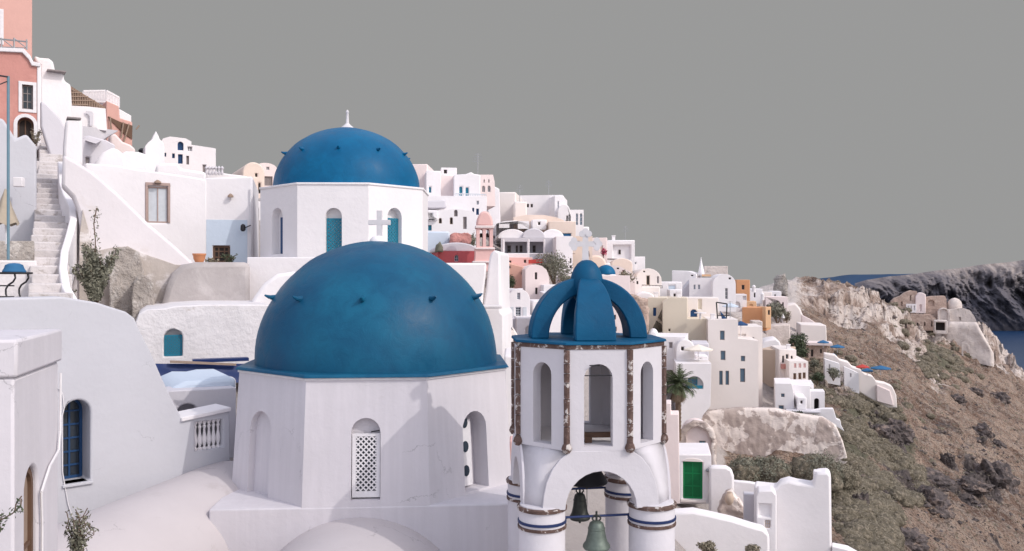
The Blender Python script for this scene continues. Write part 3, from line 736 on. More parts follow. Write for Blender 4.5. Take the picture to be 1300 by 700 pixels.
for j in range(ny_):
    for i in range(nx_):
        a_ = j*(nx_+1)+i; fs += [[a_, a_+1, a_+nx_+2, a_+nx_+1], [k+a_+nx_+1, k+a_+nx_+2, k+a_+1, k+a_]]
mesh('sheet', MB().add(V+V2, fs), 'tarp', tp, smooth='all')
mesh('top_strip', MB().box(Frame(270, 20.9, 24), *[q2 for q2 in (Frame(270, 20.9, 24).st(245, 460)[0], Frame(270, 20.9, 24).st(316, 460)[0])], q.st(270, 461)[1], q.st(270, 457)[1], 0, .3), 'tarp', tp)
slab('roof_beam', 'thin brown plank lying along the terrace above the navy tarpaulin', 'plank', [(216, 458), (300, 462), (300, 464.5), (216, 461)], 20.5, 4, .1, 'wood', bevel=0)

vh = house('vaulted_house', 'low rough white vaulted house with an arched teal lattice window, left of the near dome', 'house',
      [(172, 409), (176, 399), (186, 393), (208, 392), (222, 389), (260, 387), (345, 387), (345, 480), (225, 480), (172, 480)], 21.5, 3, 5, 'rough', [('H', 208, 418, 232, 453)], rd=.22, bevel=.12)
fr = FR[vh.name][0]; s0, z0_, s1, z1_ = pxwin(fr, 208, 418, 232, 453); q = Fr3(fr.p(0, 0, .1), fr.u, fr.v, fr.n); zl = z0_+(z1_-z0_)*.78
fm = MB(); fm.solid(q, rect(s0+.01, z0_+.01, s1-.01, zl), .05, [rect(s0+.04, z0_+.04, s1-.04, zl-.04)], through=True); lattice(fm, q, s0+.04, z0_+.04, s1-.04, zl-.04, .085, .03, .005, .015)
wo = mesh('window', fm, 'teal', vh); mesh('pane', MB().box(q, s0+.03, s1-.03, z0_+.03, zl-.03, .03, .05), 'glassb', wo)
slab('barrel_vault', 'grey cement vaulted roof in front of the pale blue lower wall and dark doorway', 'vault', [(198, 400), (206, 386), (211, 366), (219, 347), (232, 336), (250, 333), (318, 333), (318, 400)], 25.2, 4, 2.6, 'grey', bevel=.15)
slab('curved_wall', 'curved white vault end between the two churches', 'wall', [(314, 395), (322, 378), (335, 360), (352, 348), (372, 345), (420, 345), (420, 420), (314, 420)], 24.5, 0, 1.5, 'white', bevel=.1)

# pale blue house
bh = house('flat_roofed_house', 'white cubic house whose lower wall is painted pale blue, with a dark doorway', 'house', [(259, 226), (321, 224), (321, 345), (259, 345)], 29.5, -4, 5, 'white', [('d', 270, 312, 292, 334, dict(frame='brown', pane='dark', nx=2, ny=2))], rd=.15, bevel=.06)
fr = FR[bh.name][0]
a_ = fr.st(262, 279); b_ = fr.st(314, 336); d0_, d1_ = fr.st(269.5, 300)[0], fr.st(292.5, 300)[0]; dz = fr.st(281, 311.5)[1]
bp = MB(); bp.box(fr, a_[0], d0_, b_[1]-.3, a_[1], -.012, .0); bp.box(fr, d1_, b_[0], b_[1]-.3, a_[1], -.012, 0); bp.box(fr, d0_, d1_, dz, a_[1], -.012, 0)
mesh('painted_plinth', bp, 'sky_blue', bh)
mesh('wall_lamp', MB().lathe(fr.p(fr.st(293, 251)[0], fr.st(293, 251)[1], -.12), [(.10, 0), (.09, .06), (.03, .12), (0, .13)], 10), 'wood', bh)
lp = MB(); p0 = fr.p(fr.st(312, 289)[0], fr.st(312, 289)[1], -.03); lp.bar(p0, p0+Vector((.25, -.3, .05)), .02); lp.lathe(p0+Vector((.0, -.3, -.15)), [(.04, 0), (.09, .05), (.08, .2), (.03, .25)], 8)
mesh('wall_lantern', lp, 'iron', bh)
mesh('drainpipe', MB().bar(fr.p(fr.st(318, 240)[0], fr.st(318, 240)[1], -.05), fr.p(fr.st(318, 330)[0], fr.st(318, 330)[1], -.05), .03), 'framew', bh)
pt = MB(); p0 = P(253, 333, 26.2); pt.lathe(p0, [(.12, 0), (.17, .1), (.18, .2), (.20, .22), (.20, .26), (.16, .26)], 14)
mesh('clay_pot', pt, 'terracotta', smooth=True, label='round terracotta pot on the edge of the grey cement vault', cat='pot')

# house with grey door
gh = house('sloping_parapet_house', 'white house with stone framed double grey door behind the sloping stair wall', 'house',
   [(108, 207), (150, 210), (168, 214), (205, 219), (240, 224), (262, 228), (262, 345), (108, 345)], 28.5, 2, 5, 'white', [('d', 186.5, 237, 214, 283, dict(frame='framebr', pane='shutter', nx=1, ny=0, fw=.05))], rd=.12, bevel=.1)
fr = FR[gh.name][0]
mesh('wall_lamp', MB().lathe(fr.p(fr.st(200, 233)[0], fr.st(200, 233)[1], -.10), [(.12, 0), (.10, .05), (.03, .1), (0, .11)], 10), 'wood', gh)
dz_ = [fr.st(200, y)[1] for y in (236, 283)]; ds = [fr.st(x, 260)[0] for x in (184.5, 216)]
sf = MB(); sf.box(fr, ds[0], ds[0]+.07, dz_[1], dz_[0], -.03, .0); sf.box(fr, ds[1]-.07, ds[1], dz_[1], dz_[0], -.03, 0); sf.box(fr, ds[0], ds[1], dz_[0], dz_[0]+.10, -.035, 0)
mesh('door_surround', sf, 'framebr', gh, bevel=.01)
# big sloping stair wall
gw_ = slab('stair_gable_wall', 'big sloping white wall with bare masonry showing at its foot, right of the stairway', 'wall',
   [(80, 196), (97, 205), (118, 218), (150, 246), (190, 285), (222, 312), (245, 333), (252, 348), (235, 352), (212, 362), (203, 388), (200, 420), (88, 420), (88, 380), (100, 330), (101, 290), (99, 268), (92, 250), (78, 236)], 25.0, 4, .8, 'hatch', bevel=.09)
bf_ = slab('bare_masonry', 'bare tan masonry where the limewash has fallen away', None, [(105, 266), (101, 300), (100, 410), (204, 410), (210, 366), (232, 350), (244, 343), (236, 337), (222, 336), (208, 331), (190, 325), (174, 318), (158, 313), (140, 315), (126, 318), (118, 316), (112, 290)], 24.97, 4, .3, 'bareface', bevel=.01, parent=gw_)
# buttress lumps of masonry
def lump(name, label, cat, pts, Y, depth, mat, disp=.12, yaw=0, cuts=4, group=None):
    xs = [p[0] for p in pts]; fr = Frame((min(xs)+max(xs))/2, Y, facing((min(xs)+max(xs))/2, yaw)); mb = MB(); mb.solid(fr, [fr.st(*p) for p in pts], depth)
    o = mesh(name, mb, mat, label=label, cat=cat, group=group)
    b = bmesh.new(); b.from_mesh(o.data); bmesh.ops.remove_doubles(b, verts=b.verts, dist=1e-5)
    for _ in range(cuts):
        L0 = [e for e in b.edges if e.calc_length() > disp*2.2]
        bmesh.ops.subdivide_edges(b, edges=L0, cuts=1, use_grid_fill=True)
    bmesh.ops.triangulate(b, faces=b.faces)
    b.normal_update()
    for v in b.verts:
        w_ = v.co+o.location; v.co += v.normal*disp*(noise.fractal(w_*(.5/disp)**.5*1.2, 1, 2, 4)) + Vector(noise.turbulence_vector(w_*.9, 3, False))*disp*.25
    b.to_mesh(o.data); b.free()
    o.data.polygons.foreach_set('use_smooth', [True]*len(o.data.polygons)); return o
lump('masonry_buttress', 'rounded bare stone buttress at the foot of the sloping stair wall', 'buttress', [(140, 420), (138, 350), (142, 325), (150, 316), (162, 313), (176, 320), (182, 345), (186, 420)], 24.5, 1.2, 'masonry', .035)
lump('masonry_buttress', 'smaller domed stone stump right of the stone buttress under the stair wall', 'buttress', [(168, 420), (168, 365), (174, 352), (184, 350), (194, 358), (198, 420)], 24.0, 1.0, 'masonry', .035)

def rockface(name, label, cat, top, bot, Y, depth, mat, disp=.2, fs_=.5, yaw=0, n=90, m=26):
    xs = np.linspace(top[0][0], top[-1][0], n); xc = (xs[0]+xs[-1])/2; fr = Frame(xc, Y, facing(xc, yaw)); V = []
    ty = np.interp(xs, [p[0] for p in top], [p[1] for p in top]); by = np.interp(xs, [p[0] for p in bot], [p[1] for p in bot])
    for back in (0, 1):
        for j in range(m):
            t = j/(m-1)
            for i in range(n):
                s, z = fr.st(xs[i], ty[i]*(1-t)+by[i]*t); w_ = fr.p(s, z)
                d = -disp*noise.fractal(w_*fs_, .9, 2.1, 5) if not back else depth
                if not back: d += disp*1.5*max(0, 1-j/3)**2+disp*1.5*max(0, 1-min(i, n-1-i)/3)**2
                V.append(fr.p(s, z, d))
    k = n*m; fs = []
    for j in range(m-1):
        for i in range(n-1): a_ = j*n+i; fs += [[a_, a_+n, a_+n+1, a_+1], [k+a_, k+a_+1, k+a_+n+1, k+a_+n]]
    for i in range(n-1): fs += [[i, i+1, k+i+1, k+i]]
    for j in range(m-1): fs += [[j*n, k+j*n, k+(j+1)*n, (j+1)*n], [j*n+n-1, (j+1)*n+n-1, k+(j+1)*n+n-1, k+j*n+n-1]]
    return mesh(name, MB().add(V, fs), mat, label=label, cat=cat, smooth='all')
# stairway
sw = thing('staircase', 'long worn white outdoor stairway climbing between white walls at the left', 'staircase', P(62, 378, 20.5))
A = P(64, 384, 20.0); B = P(66, 165, 37.5); n_ = 32; mb = MB()
for i in range(n_):
    t0 = i/n_; t1 = (i+1)/n_; p = A.lerp(B, t0); p2 = A.lerp(B, t1); wd = .44; hh = (B.z-A.z)/n_
    j = random.Random(i).uniform(-.04, .04)
    dh = Vector((B.x-A.x, B.y-A.y, 0)).normalized(); fr_ = Fr3(Vector((p.x+j, p.y, 0)), Vector((dh.y, -dh.x, 0)), Vector((0, 0, 1)), -dh)
    mb.box(fr_, -wd*(1.0 if i % 7 else 1.08), wd*1.0, p.z-3.2, p.z+hh, 0, (p2.y-p.y)*1.14+.9)
mesh('steps', mb, 'step', sw, bevel=.035)
# parapet winding along the right side of the steps (white band)
pp = [(96, 384, 20.2), (84, 364, 20.6), (80, 340, 21.4), (82, 318, 22.4), (88, 298, 23.4), (93, 278, 24.4), (92, 262, 25.2), (84, 246, 26.0), (79, 232, 27.2), (77, 205, 29.5)]
V = []; W = .09; hgt = 1.3
for x, y, Y in pp:
    p = P(x, y, Y); V += [p+Vector((-W, -.03, 0)), p+Vector((W, .03, 0)), p+Vector((W, .03, -hgt)), p+Vector((-W, -.03, -hgt))]
fs = []
for i in range(len(pp)-1):
    for j in range(4): fs.append([i*4+j, i*4+(j+1) % 4, i*4+4+(j+1) % 4, i*4+4+j])
fs += [[3, 2, 1, 0], [len(V)-4, len(V)-3, len(V)-2, len(V)-1]]
mesh('parapet', MB().add(V, fs), 'white', sw, bevel=.035, seg=3, angle=50)
# wall left of the stairs
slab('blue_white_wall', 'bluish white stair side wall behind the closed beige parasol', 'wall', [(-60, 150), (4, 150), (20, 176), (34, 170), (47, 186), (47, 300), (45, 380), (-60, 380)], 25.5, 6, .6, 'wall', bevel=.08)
mesh('electric_box', MB().box(Frame(22, 25.2, 6), -.13, .13, P(22, 237, 25.2).z, P(22, 225, 25.2).z, 0, .2), 'white', bevel=.02, label='small white meter box on the bluish white stair wall', cat='meter box')
slab('low_stone_wall', 'low grey stone wall under the closed parasol', 'wall', [(-60, 306), (44, 306), (44, 332), (-60, 332)], 21.5, 3, .5, 'stone', bevel=.04)
slab('terrace_wall', 'white terrace wall beneath the low grey stone wall, behind the metal table', 'wall', [(-60, 330), (47, 331), (48, 400), (-60, 400)], 21.2, 3, .9, 'rough', bevel=.04)
# pole, parasol, table
pl = thing('utility_pole', 'thin teal pole with a short arm in front of the salmon house', 'pole', P(10, 305, 19))
mesh('shaft', MB().bar(P(10.5, 330, 19), P(10.5, 97, 19), .03, 10), 'pole', pl)
mesh('arm', MB().bar(P(10.5, 98, 19), P(-14, 94, 18.6), .02).bar(P(10.5, 103, 19), P(-12, 112, 18.6), .012), 'iron', pl)
ps = thing('closed_parasol', 'folded beige parasol standing at the left edge on the stone wall', 'parasol', P(7, 306, 20))
b0 = P(7, 285, 20)
mesh('pole', MB().bar(P(8, 310, 20), P(7, 243, 20), .025), 'framew', ps)
V = []; n_ = 20
for j, (zz, rr) in enumerate(((0, .27), (.15, .23), (.4, .14), (.65, .07), (.82, .015))):
    for i in range(n_):
        a = 2*PI*i/n_; r_ = rr*(1+.16*math.cos(5*a)*(1-j/5)); V.append(b0+Vector((r_*math.sin(a), -r_*math.cos(a), zz+(.04*math.cos(5*a) if j == 0 else 0))))
mesh('canopy', MB().add(V, [[j*n_+i, j*n_+(i+1) % n_, (j+1)*n_+(i+1) % n_, (j+1)*n_+i] for j in range(4) for i in range(n_)]), 'beigefab', ps, smooth='all')
tb = thing('metal_table', 'dark metal terrace table with curved legs at the left edge', 'table', P(12, 378, 16.5))
q = Frame(8, 16.5, 0); px_ = .015
zt_ = q.st(10, 347)[1]; zb_ = q.st(10, 379)[1]
mesh('tabletop', MB().box(q, q.st(-40, 347)[0], q.st(31, 347)[0], zt_-.02, zt_+.02, -.3, .3), 'iron', tb, bevel=.008)
for dy in (-.22, .22):
    mesh('leg', MB().path([q.p(q.st(x, 350)[0], q.st(10, y)[1], dy) for x, y in ((27, 348), (28, 353), (25, 358), (19, 362), (16, 367), (16, 373), (18, 379))], .017), 'iron', tb)
mesh('stretcher', MB().bar(q.p(q.st(-20, 350)[0], q.st(10, 363)[1], 0), q.p(q.st(18, 350)[0], q.st(10, 363)[1], 0), .013).bar(q.p(q.st(-20, 350)[0], q.st(10, 377)[1], 0), q.p(q.st(18, 350)[0], q.st(10, 377)[1], 0), .013), 'iron', tb)
hb = P(18, 346, 16.5)
mesh('folded_cloth', MB().lathe(hb, [(.20, 0), (.205, .02), (.17, .08), (.15, .14), (.09, .17), (0, .18)], 18), 'bluefab', smooth=True, label='rounded blue hat shaped bundle on the metal table', cat='hat')
# ------------------------------------------------------------------ upper left
W1 = dict(frame='framew', pane='glass'); WB = dict(frame='teal', pane='blue', ny=0, nx=1); WD = dict(frame='mid', pane='dark', nx=0, ny=0); WG = dict(frame='framew', pane='glassb')
TL = dict(frame='teal', pane='teal', nx=0, ny=2); BL = dict(frame='blue', pane='blue', nx=1, ny=1)
def lump_bm(mb, fr, pts, d0, depth):
    q = Fr3(fr.p(0, 0, d0), fr.u, fr.v, fr.n); return mb.solid(q, [fr.st(*p) for p in pts], depth)
pkf = Frame(20, 34, 31)
pk = thing('salmon_house', 'tall salmon pink house with white cornice and arched cellar door, top left corner', 'house', P(10, 185, 35))
mb = MB(); mb.solid(Fr3(pkf.p(0, 0, .9), pkf.u, pkf.v, pkf.n), [pkf.st(*p) for p in [(-80, 75), (42, 75), (42, -60), (-80, -60)]], 6, [rect(pkf.st(-30, 49)[0], pkf.st(0, 47)[1], pkf.st(2, 49)[0], pkf.st(0, 8)[1])], .2)
mesh('upper_wall', mb, 'pink', pk, bevel=.04)
q9 = Fr3(pkf.p(0, 0, .9), pkf.u, pkf.v, pkf.n); so_ = MB(); s1 = pkf.st(5, 20)[0]; s0 = pkf.st(-33, 20)[0]; z0, z1 = pkf.st(0, 50)[1], pkf.st(0, 4)[1]
so_.solid(Fr3(q9.p(0, 0, -.05), q9.u, q9.v, q9.n), rect(s0, z0, s1, z1), .12, [rect(s0+.12, z0+.12, s1-.13, z1-.14)], through=True); fm9 = mesh('window', so_, 'framew', pk)
mesh('pane', MB().box(q9, s0+.13, s1-.14, z0+.13, z1-.15, .10, .15), 'glassb', fm9)
low = [(-80, 62), (28, 66), (36, 74), (40, 82), (47, 84), (47, 186), (-80, 186)]
mb = MB(); wz = pxwin(pkf, 28, 108, 42, 139); dz = pxwin(pkf, 22, 149, 43, 190)
mb.solid(pkf, [pkf.st(*p) for p in low], 6, [rect(*wz), arc(*dz)], .35); mesh('lower_wall', mb, 'pinkdk', pk, bevel=.03)
opening(pkf, pk, 'w', *wz, .2, frame='mid', pane='glass', nx=1, ny=2)
fm = MB(); a_ = .12; fm.solid(Fr3(pkf.p(0, 0, -.04), pkf.u, pkf.v, pkf.n), rect(wz[0]-a_, wz[1]-a_, wz[2]+a_, wz[3]+a_), .12, [rect(*wz)], through=True); mesh('window_surround', fm, 'framew', pk)
fm = MB(); fm.solid(Fr3(pkf.p(0, 0, -.04), pkf.u, pkf.v, pkf.n), arc(dz[0]-.13, dz[1], dz[2]+.13, dz[3]+.13), .12, [arc(dz[0], dz[1]+.01, dz[2], dz[3])], through=True); mesh('door_surround', fm, 'framew', pk)
opening(pkf, pk, 'D', *dz, .34, frame='brown', pane='dark', nx=1, ny=0, arched=True)
cr_ = MB(); path = [(-80, 58), (30, 62.5), (38, 71), (42, 79), (51, 81)]; path2 = [(51, 85.5), (40, 84), (36, 76), (28, 67.5), (-80, 62.5)]
cr_.solid(Fr3(pkf.p(0, 0, -.12), pkf.u, pkf.v, pkf.n), [pkf.st(*p) for p in path+path2], .9); mesh('cornice', cr_, 'framew', pk, bevel=.02)
rl = MB(); P3 = lambda x, y, d=.05: pkf.p(*pkf.st(x, y), d)
for x in (-14, 2, 18, 34): rl.bar(P3(x, 48 if x < 30 else 50), P3(x, 63), .03)
rl.bar(P3(-30, 46), P3(35, 53), .03); rl.bar(P3(-30, 58), P3(35, 61), .02)
for x in (-14, 2, 18): rl.bar(P3(x, 48.5), P3(x+16, 61), .02)
mesh('railing', rl, 'steel', pk)
ed = MB(); ed.box(pkf, pkf.st(47, 150)[0], pkf.st(52, 150)[0], pkf.st(49, 190)[1], pkf.st(49, 82)[1], -.05, 5); mesh('corner_pilaster', ed, 'white', pk, bevel=.03)

slab('stepped_wall', 'white stepped wall with rounded shoulder beside the salmon house', 'wall', [(50, 83), (44, 79), (44, 70), (50, 73), (62, 74), (68, 78), (70, 90), (78, 91), (81, 93), (82, 103), (90, 107), (92, 140), (92, 190), (50, 190)], 36.5, 5, 3, 'white', bevel=.12)
mesh('roof_slate', MB().box(Frame(72, 36.3, 33), -.35, .35, P(72, 91, 36.3).z, P(72, 89.2, 36.3).z, -.05, .6), 'mid', bevel=.01, label='thin dark slate on the white stepped wall', cat='slate')
ck = thing('chimney', 'stout white chimney with a dark cap at the top of the stairway', 'chimney', P(94, 200, 28))
q = Frame(94, 28, 30)
mesh('shaft', MB().solid(q, [q.st(*p) for p in [(83, 160), (84, 152), (104, 152), (105, 162), (105, 215), (80, 215), (81, 185)]], .6), 'white', ck, bevel=.08)
mesh('cap', MB().box(q, q.st(85, 150)[0], q.st(103, 150)[0], q.st(94, 151.6)[1], q.st(94, 149)[1], -.05, .5), 'mid', ck, bevel=.02)
slab('sloping_parapet', 'white parapet sloping down beside the top flight of the stairway', 'parapet', [(52, 128), (60, 133), (76, 150), (84, 165), (84, 200), (66, 205), (52, 160)], 33, 5, .4, 'shade', bevel=.06)
# cane fence
cf = slab('cane_fence', 'woven brown cane fence sloping along a white terrace', 'fence', [(89, 109), (110, 122), (135, 137), (134, 138.5), (89, 134)], 40, 5, .12, 'wicker', bevel=0)
fq = Frame(112, 39.9, facing(112, 5))
wv = MB()
for i in range(15):
    x = 90+i*3; yt = 109.5+(x-89)*.61
    wv.bar(fq.p(*fq.st(x, yt), 0), fq.p(*fq.st(x, 134.3+(x-89)*.09), 0), .035, 4)
for k in range(5):
    wv.bar(fq.p(*fq.st(89.5, 113+k*5), -.03), fq.p(*fq.st(min(134, 95+k*8.5 if k < 4 else 112), 113+k*5+ (0 if k else 3)), -.03), .03, 4)
mesh('cane', wv, 'wood', cf)
slab('terrace_wall', 'clean white wall with an inset niche below the woven cane fence', 'wall', [(86, 134), (112, 135.5), (134, 138), (136, 166), (118, 164), (98, 160), (86, 158)], 39, 5, 3, 'white', holes=[], through=False, bevel=.05)
dd = MB(); fq = Frame(113, 38.9, facing(113, 5)); dd.solid(fq, [fq.st(*p) for p in [(109, 141), (117, 142), (118.5, 145), (118, 160), (114, 160), (114, 148), (112, 145), (109, 144)]], .05); mesh('niche_edge', dd, 'shade', label='pale grey raised moulding on the white wall under the cane fence', cat='moulding')
rh = thing('red_terrace_house', 'salmon red house with dark brown pergola roof, upper left skyline', 'house', P(150, 180, 46))
q = Frame(150, 46, 35)
mesh('wall', MB().solid(q, [q.st(*p) for p in [(135, 128), (151, 135), (152, 150), (168, 155), (168, 195), (135, 195)]], 5), 'pink', rh, bevel=.05)
q2 = Fr3(q.p(0, 0, -.06), q.u, q.v, q.n)
mesh('pergola_roof', MB().solid(q2, [q.st(*p) for p in [(137, 148), (152, 155), (168, 160), (167.5, 177), (158, 171), (150, 163), (138, 151)]], .1), 'brown', rh)
pl_ = MB()
for (a_, b_) in (((139, 149), (141, 168)), ((163, 158), (147, 214)), ((156, 156), (153, 176)), ((172, 165), (176, 160))): pl_.bar(q2.p(*q.st(*a_), -.1), q2.p(*q.st(*b_), -.1), .04)
mesh('pole', pl_, 'wood', rh)
def railing(name, label, pts, Y, hpx, n, mat='whitefab', yaw=0, cat='railing', r=.03, solid=False):
    xs = [p[0] for p in pts]; q = Frame(sum(xs)/len(xs), Y, facing(sum(xs)/len(xs), yaw)); mb = MB()
    for i in range(len(pts)-1):
        a_, b_ = pts[i], pts[i+1]; m = max(2, int(n*(b_[0]-a_[0])/(xs[-1]-xs[0])))
        mb.bar(q.p(*q.st(*a_)), q.p(*q.st(*b_)), r*1.3, 4); mb.bar(q.p(*q.st(a_[0], a_[1]+hpx)), q.p(*q.st(b_[0], b_[1]+hpx)), r*1.1, 4)
        for k in range(m+1):
            x = a_[0]+(b_[0]-a_[0])*k/m; y = a_[1]+(b_[1]-a_[1])*k/m; mb.bar(q.p(*q.st(x, y)), q.p(*q.st(x, y+hpx)), r, 4)
    return mesh(name, mb, mat, label=label, cat=cat)
hw = house('roof_terrace_house', 'white skyline house with balustraded roof terrace behind the cane fence', 'house', [(105, 128), (134, 128), (136, 140), (105, 140)], 47, 5, 4, 'white', [], bevel=.05)
railing('balustrade', 'white balustrade on the skyline above the cane fence', [(106, 116), (134, 115.5)], 46.8, 14, 14, 'white', 5, r=.05)
railing('balustrade', 'white balustrade stepping down over the salmon red house', [(135, 115.5), (151, 124)], 46.5, 13, 8, 'white', 25, r=.05)
house('white_cabin', 'small white wall panel above the brown pergola roof', 'house', [(151, 138), (167, 147), (167, 160), (151, 155)], 48, 20, 3, 'white', bevel=.05)
# sail awning
sa = MB(); q = P; c_ = [P(104, 160, 38), P(150, 166, 41), P(122, 183, 36), P(104, 177, 37)]
V = []; nn = 8
for j in range(nn+1):
    for i in range(nn+1):
        u_, v_ = i/nn, j/nn; p = (c_[0].lerp(c_[1], u_)).lerp(c_[3].lerp(c_[2], u_), v_); p = p+Vector((0, 0, -.35*math.sin(u_*PI)*math.sin(v_*PI))); V.append(p)
k = len(V); fs = []
for j in range(nn):
    for i in range(nn): a_ = j*(nn+1)+i; fs += [[a_, a_+1, a_+nn+2, a_+nn+1], [k+a_+nn+1, k+a_+nn+2, k+a_+1, k+a_]]
mesh('sail_awning', sa.add(V+[v+Vector((0, .01, -.02)) for v in V], fs), 'greyfab', smooth='all', label='grey cloth sail awning stretched over the terrace beside the white chimney', cat='awning')
house('vault_topped_house', 'white vault roof swelling under the grey sail awning', 'house', [(118, 225), (122, 204), (131, 193), (142, 187), (152, 190), (160, 200), (164, 225)], 34, 3, 5, 'white', bevel=.15)
house('shaded_house', 'shaded pale grey wall with a small grey hatch below the sail awning', 'house', [(104, 175), (112, 172), (135, 178), (146, 184), (146, 235), (104, 235)], 37, 3, 3, 'shade', [('w', 108, 199, 114, 211, dict(frame='shade', pane='mid', nx=0, ny=0))], bevel=.08)
slab('wavy_edged_wall', 'peach edged wavy white wall under the brown pergola roof', 'wall', [(140, 172), (146, 169), (156, 180), (166, 184), (172, 189), (172, 215), (140, 215)], 44, 8, 1.0, 'pale_pink', bevel=.1)
slab('pergola_post_wall', 'plain white boundary wall behind the sloping parapet house', 'wall', [(152, 196), (160, 192), (176, 193), (186, 196), (190, 230), (150, 230)], 38, 3, 2, 'white', bevel=.1)
house('small_belfry', 'small white belfry with onion shaped top between white roofs, upper left', 'belfry', [(184, 186), (188, 181), (193, 177), (195, 172), (197, 168), (198, 166.5), (199, 168), (201, 172), (203, 177), (207, 181), (209, 187), (209, 230), (184, 230)], 40, 5, 1.2, 'white', [], bevel=.08)
mesh('dark_bird', MB().lathe(P(180, 192, 41), [(0, -.12), (.13, -.05), (.16, .03), (.08, .12), (0, .14)], 10), 'iron', smooth=True, label='small black bell shaped lamp left of the onion topped belfry', cat='lamp')
house('arched_window_house', 'white skyline house with blue arched upper window above a blue door', 'house', [(203, 182), (207, 176), (216, 173.5), (236, 176), (243, 180), (243, 184), (270, 188), (274, 189), (274, 235), (203, 235)], 52, 6, 6, 'white',
      [('a', 225.5, 180, 233, 191, BL), ('d', 226, 196, 232, 208, BL), ('w', 218.5, 195, 222, 201, BL), ('w', 208, 194, 211, 199, BL), ('w', 236.5, 198, 240, 209, dict(frame='mid', pane='mid', nx=0, ny=0)), ('w', 257, 209, 262, 225, dict(frame='framew', pane='mid', nx=0, ny=0)), ('w', 238, 186, 244, 192, W1)], bevel=.1)
slab('garden_wall', 'long low white wall running down the skyline toward the peach houses', 'wall', [(274, 218), (290, 221), (308, 223), (322, 226), (322, 260), (262, 260), (262, 224)], 47, 4, 1, 'white', bevel=.06)
house('shadowy_roof_box', 'low white roof block in front of the blue arched window house', 'house', [(198, 210), (204, 207), (226, 207), (230, 214), (262, 219), (262, 240), (198, 240)], 36, 3, 3, 'white', bevel=.1)
for i in range(6):
    x = 262+i*4.0
    mb = MB(); mb.lathe(P(x, 222.5, 46), [(.06, 0), (.08, .1), (.05, .25), (.10, .38), (.0, .5)], 8)
    o = mesh('roof_finial', mb, 'shade', label='tiny grey ornamental finial in a row along the white skyline wall', cat='finial', group='finials along the skyline wall')
# between the pale blue house and church
house('peach_house', 'peach skyline house with domed roof left of the bright blue dome', 'house', ('A', 308, 206, 336, 262, 14), 62, 10, 6, 'peach', [('w', 324, 220, 327, 225, WD), ('w', 328, 232, 331, 246, WD)], bevel=.1)
house('peach_house', 'paler peach house with curved white gable and shaded loggia, touching the bright blue dome', 'house', ('A', 323, 207, 352, 262, 8), 66, 5, 6, 'pale_pink', [('w', 338, 212, 342, 216, W1), ('w', 333, 224, 346, 236, dict(frame='mid', pane='mid', nx=3, ny=0))], bevel=.1)
house('narrow_white_house', 'narrow white house seen in the gap left of the farther church', 'house', (319, 256, 345, 345), 44, 0, 4, 'white', [('w', 321.5, 264, 328.5, 286, dict(frame='mid', pane='dark', nx=1, ny=3))], bevel=.05)

# ------------------------------------------------------------------ village slope right of the churches
H = house
H('white_house', 'white block house with small grey window touching the bright blue dome on its right', 'house', (518, 208.5, 543, 262), 74, -8, 8, 'pale_pink', [('w', 523, 223, 527, 228, WG)], bevel=.15)
H('white_house', 'white house with a single teal window, second from the bright blue dome on the skyline', 'house', (541, 217, 560, 262), 72, 4, 8, 'white', [('w', 544.5, 237, 547.5, 245, TL)], bevel=.15)
H('roof_cabin', 'small white roof box with a dark square opening on the skyline', 'roof cabin', (560, 213, 580, 225), 78, 4, 3, 'white', [('h', 563.5, 215.5, 567.5, 220.5, dict(hide=True))], bevel=.05)
H('white_house', 'shaded plain pinkish grey house under the white roof box', 'house', (556, 222, 578, 262), 72.5, 10, 7, 'pale_pink', bevel=.1)
H('white_house', 'white house with two tall teal shuttered doors on the skyline', 'house', [(576, 222), (592, 221), (598, 218.5), (602, 221), (610, 222), (610, 262), (576, 262)], 71.5, 3, 8, 'white', [('d', 583, 237, 587, 249, TL), ('d', 591, 238, 595, 249, TL)], bevel=.15)
H('white_house', 'pale house with two small arched windows at the right end of the upper terrace', 'house', [(600, 222), (626, 222), (628, 231), (629, 262), (600, 262)], 76, 8, 9, 'pale_pink', [('a', 612, 236, 616, 244, W1), ('a', 619, 236, 623, 244, W1), ('w', 614, 228, 615.5, 232, W1), ('w', 620, 228, 621.5, 232, W1)], bevel=.15)
railing('terrace_railing', 'blue grey terrace railing in front of the two teal doors', [(578, 246), (617, 247)], 69.5, 3.5, 18, 'shutter', 3, r=.04)
H('terrace_house', 'long white terrace house with blue windows below the teal doored house', 'house', (538, 249, 618, 298), 68, 3, 6, 'white', [('w', 605, 255, 608, 260, WG), ('w', 599.5, 264, 602, 272, BL), ('d', 604.5, 265, 608, 273, BL)], bevel=.15)
slab('curved_parapet', 'grey white curved terrace parapet below the single teal window', 'parapet', [(537, 258), (545, 255), (566, 254), (567, 264), (550, 265), (537, 264)], 66, 4, 1.5, 'shade', bevel=.1)
H('lower_terrace_house', 'white house with statue niche and narrow grey door above the pale blue wall', 'house', [(537, 270), (560, 267), (578, 265), (600, 268), (606, 275), (606, 325), (537, 325)], 64, 4, 5, 'white',
  [('A', 576.5, 266.5, 581, 275, dict(frame='mid', pane='mid')) , ('a', 557, 277, 561, 284, dict(frame='tan', pane='dark', nx=0, ny=0)), ('a', 571, 276, 575, 285, dict(frame='tan', pane='dark', nx=0, ny=0)), ('d', 588, 275.5, 592.5, 291, dict(frame='mid', pane='mid', nx=0, ny=1)), ('w', 543.5, 286, 548, 293, TL)], bevel=.15)
H('blue_wall_house', 'plain pale blue walled house right of the bright blue dome', 'house', (538, 294, 571, 322), 58, 4, 4, 'sky_blue', bevel=.1)
lump('coral_stone_block', 'rough coral red stone block beside the pale blue house', 'outcrop wall', [(571, 309), (572, 299), (577, 296), (594, 296), (599, 299), (600, 309)], 57, 2, 'coral', .12)
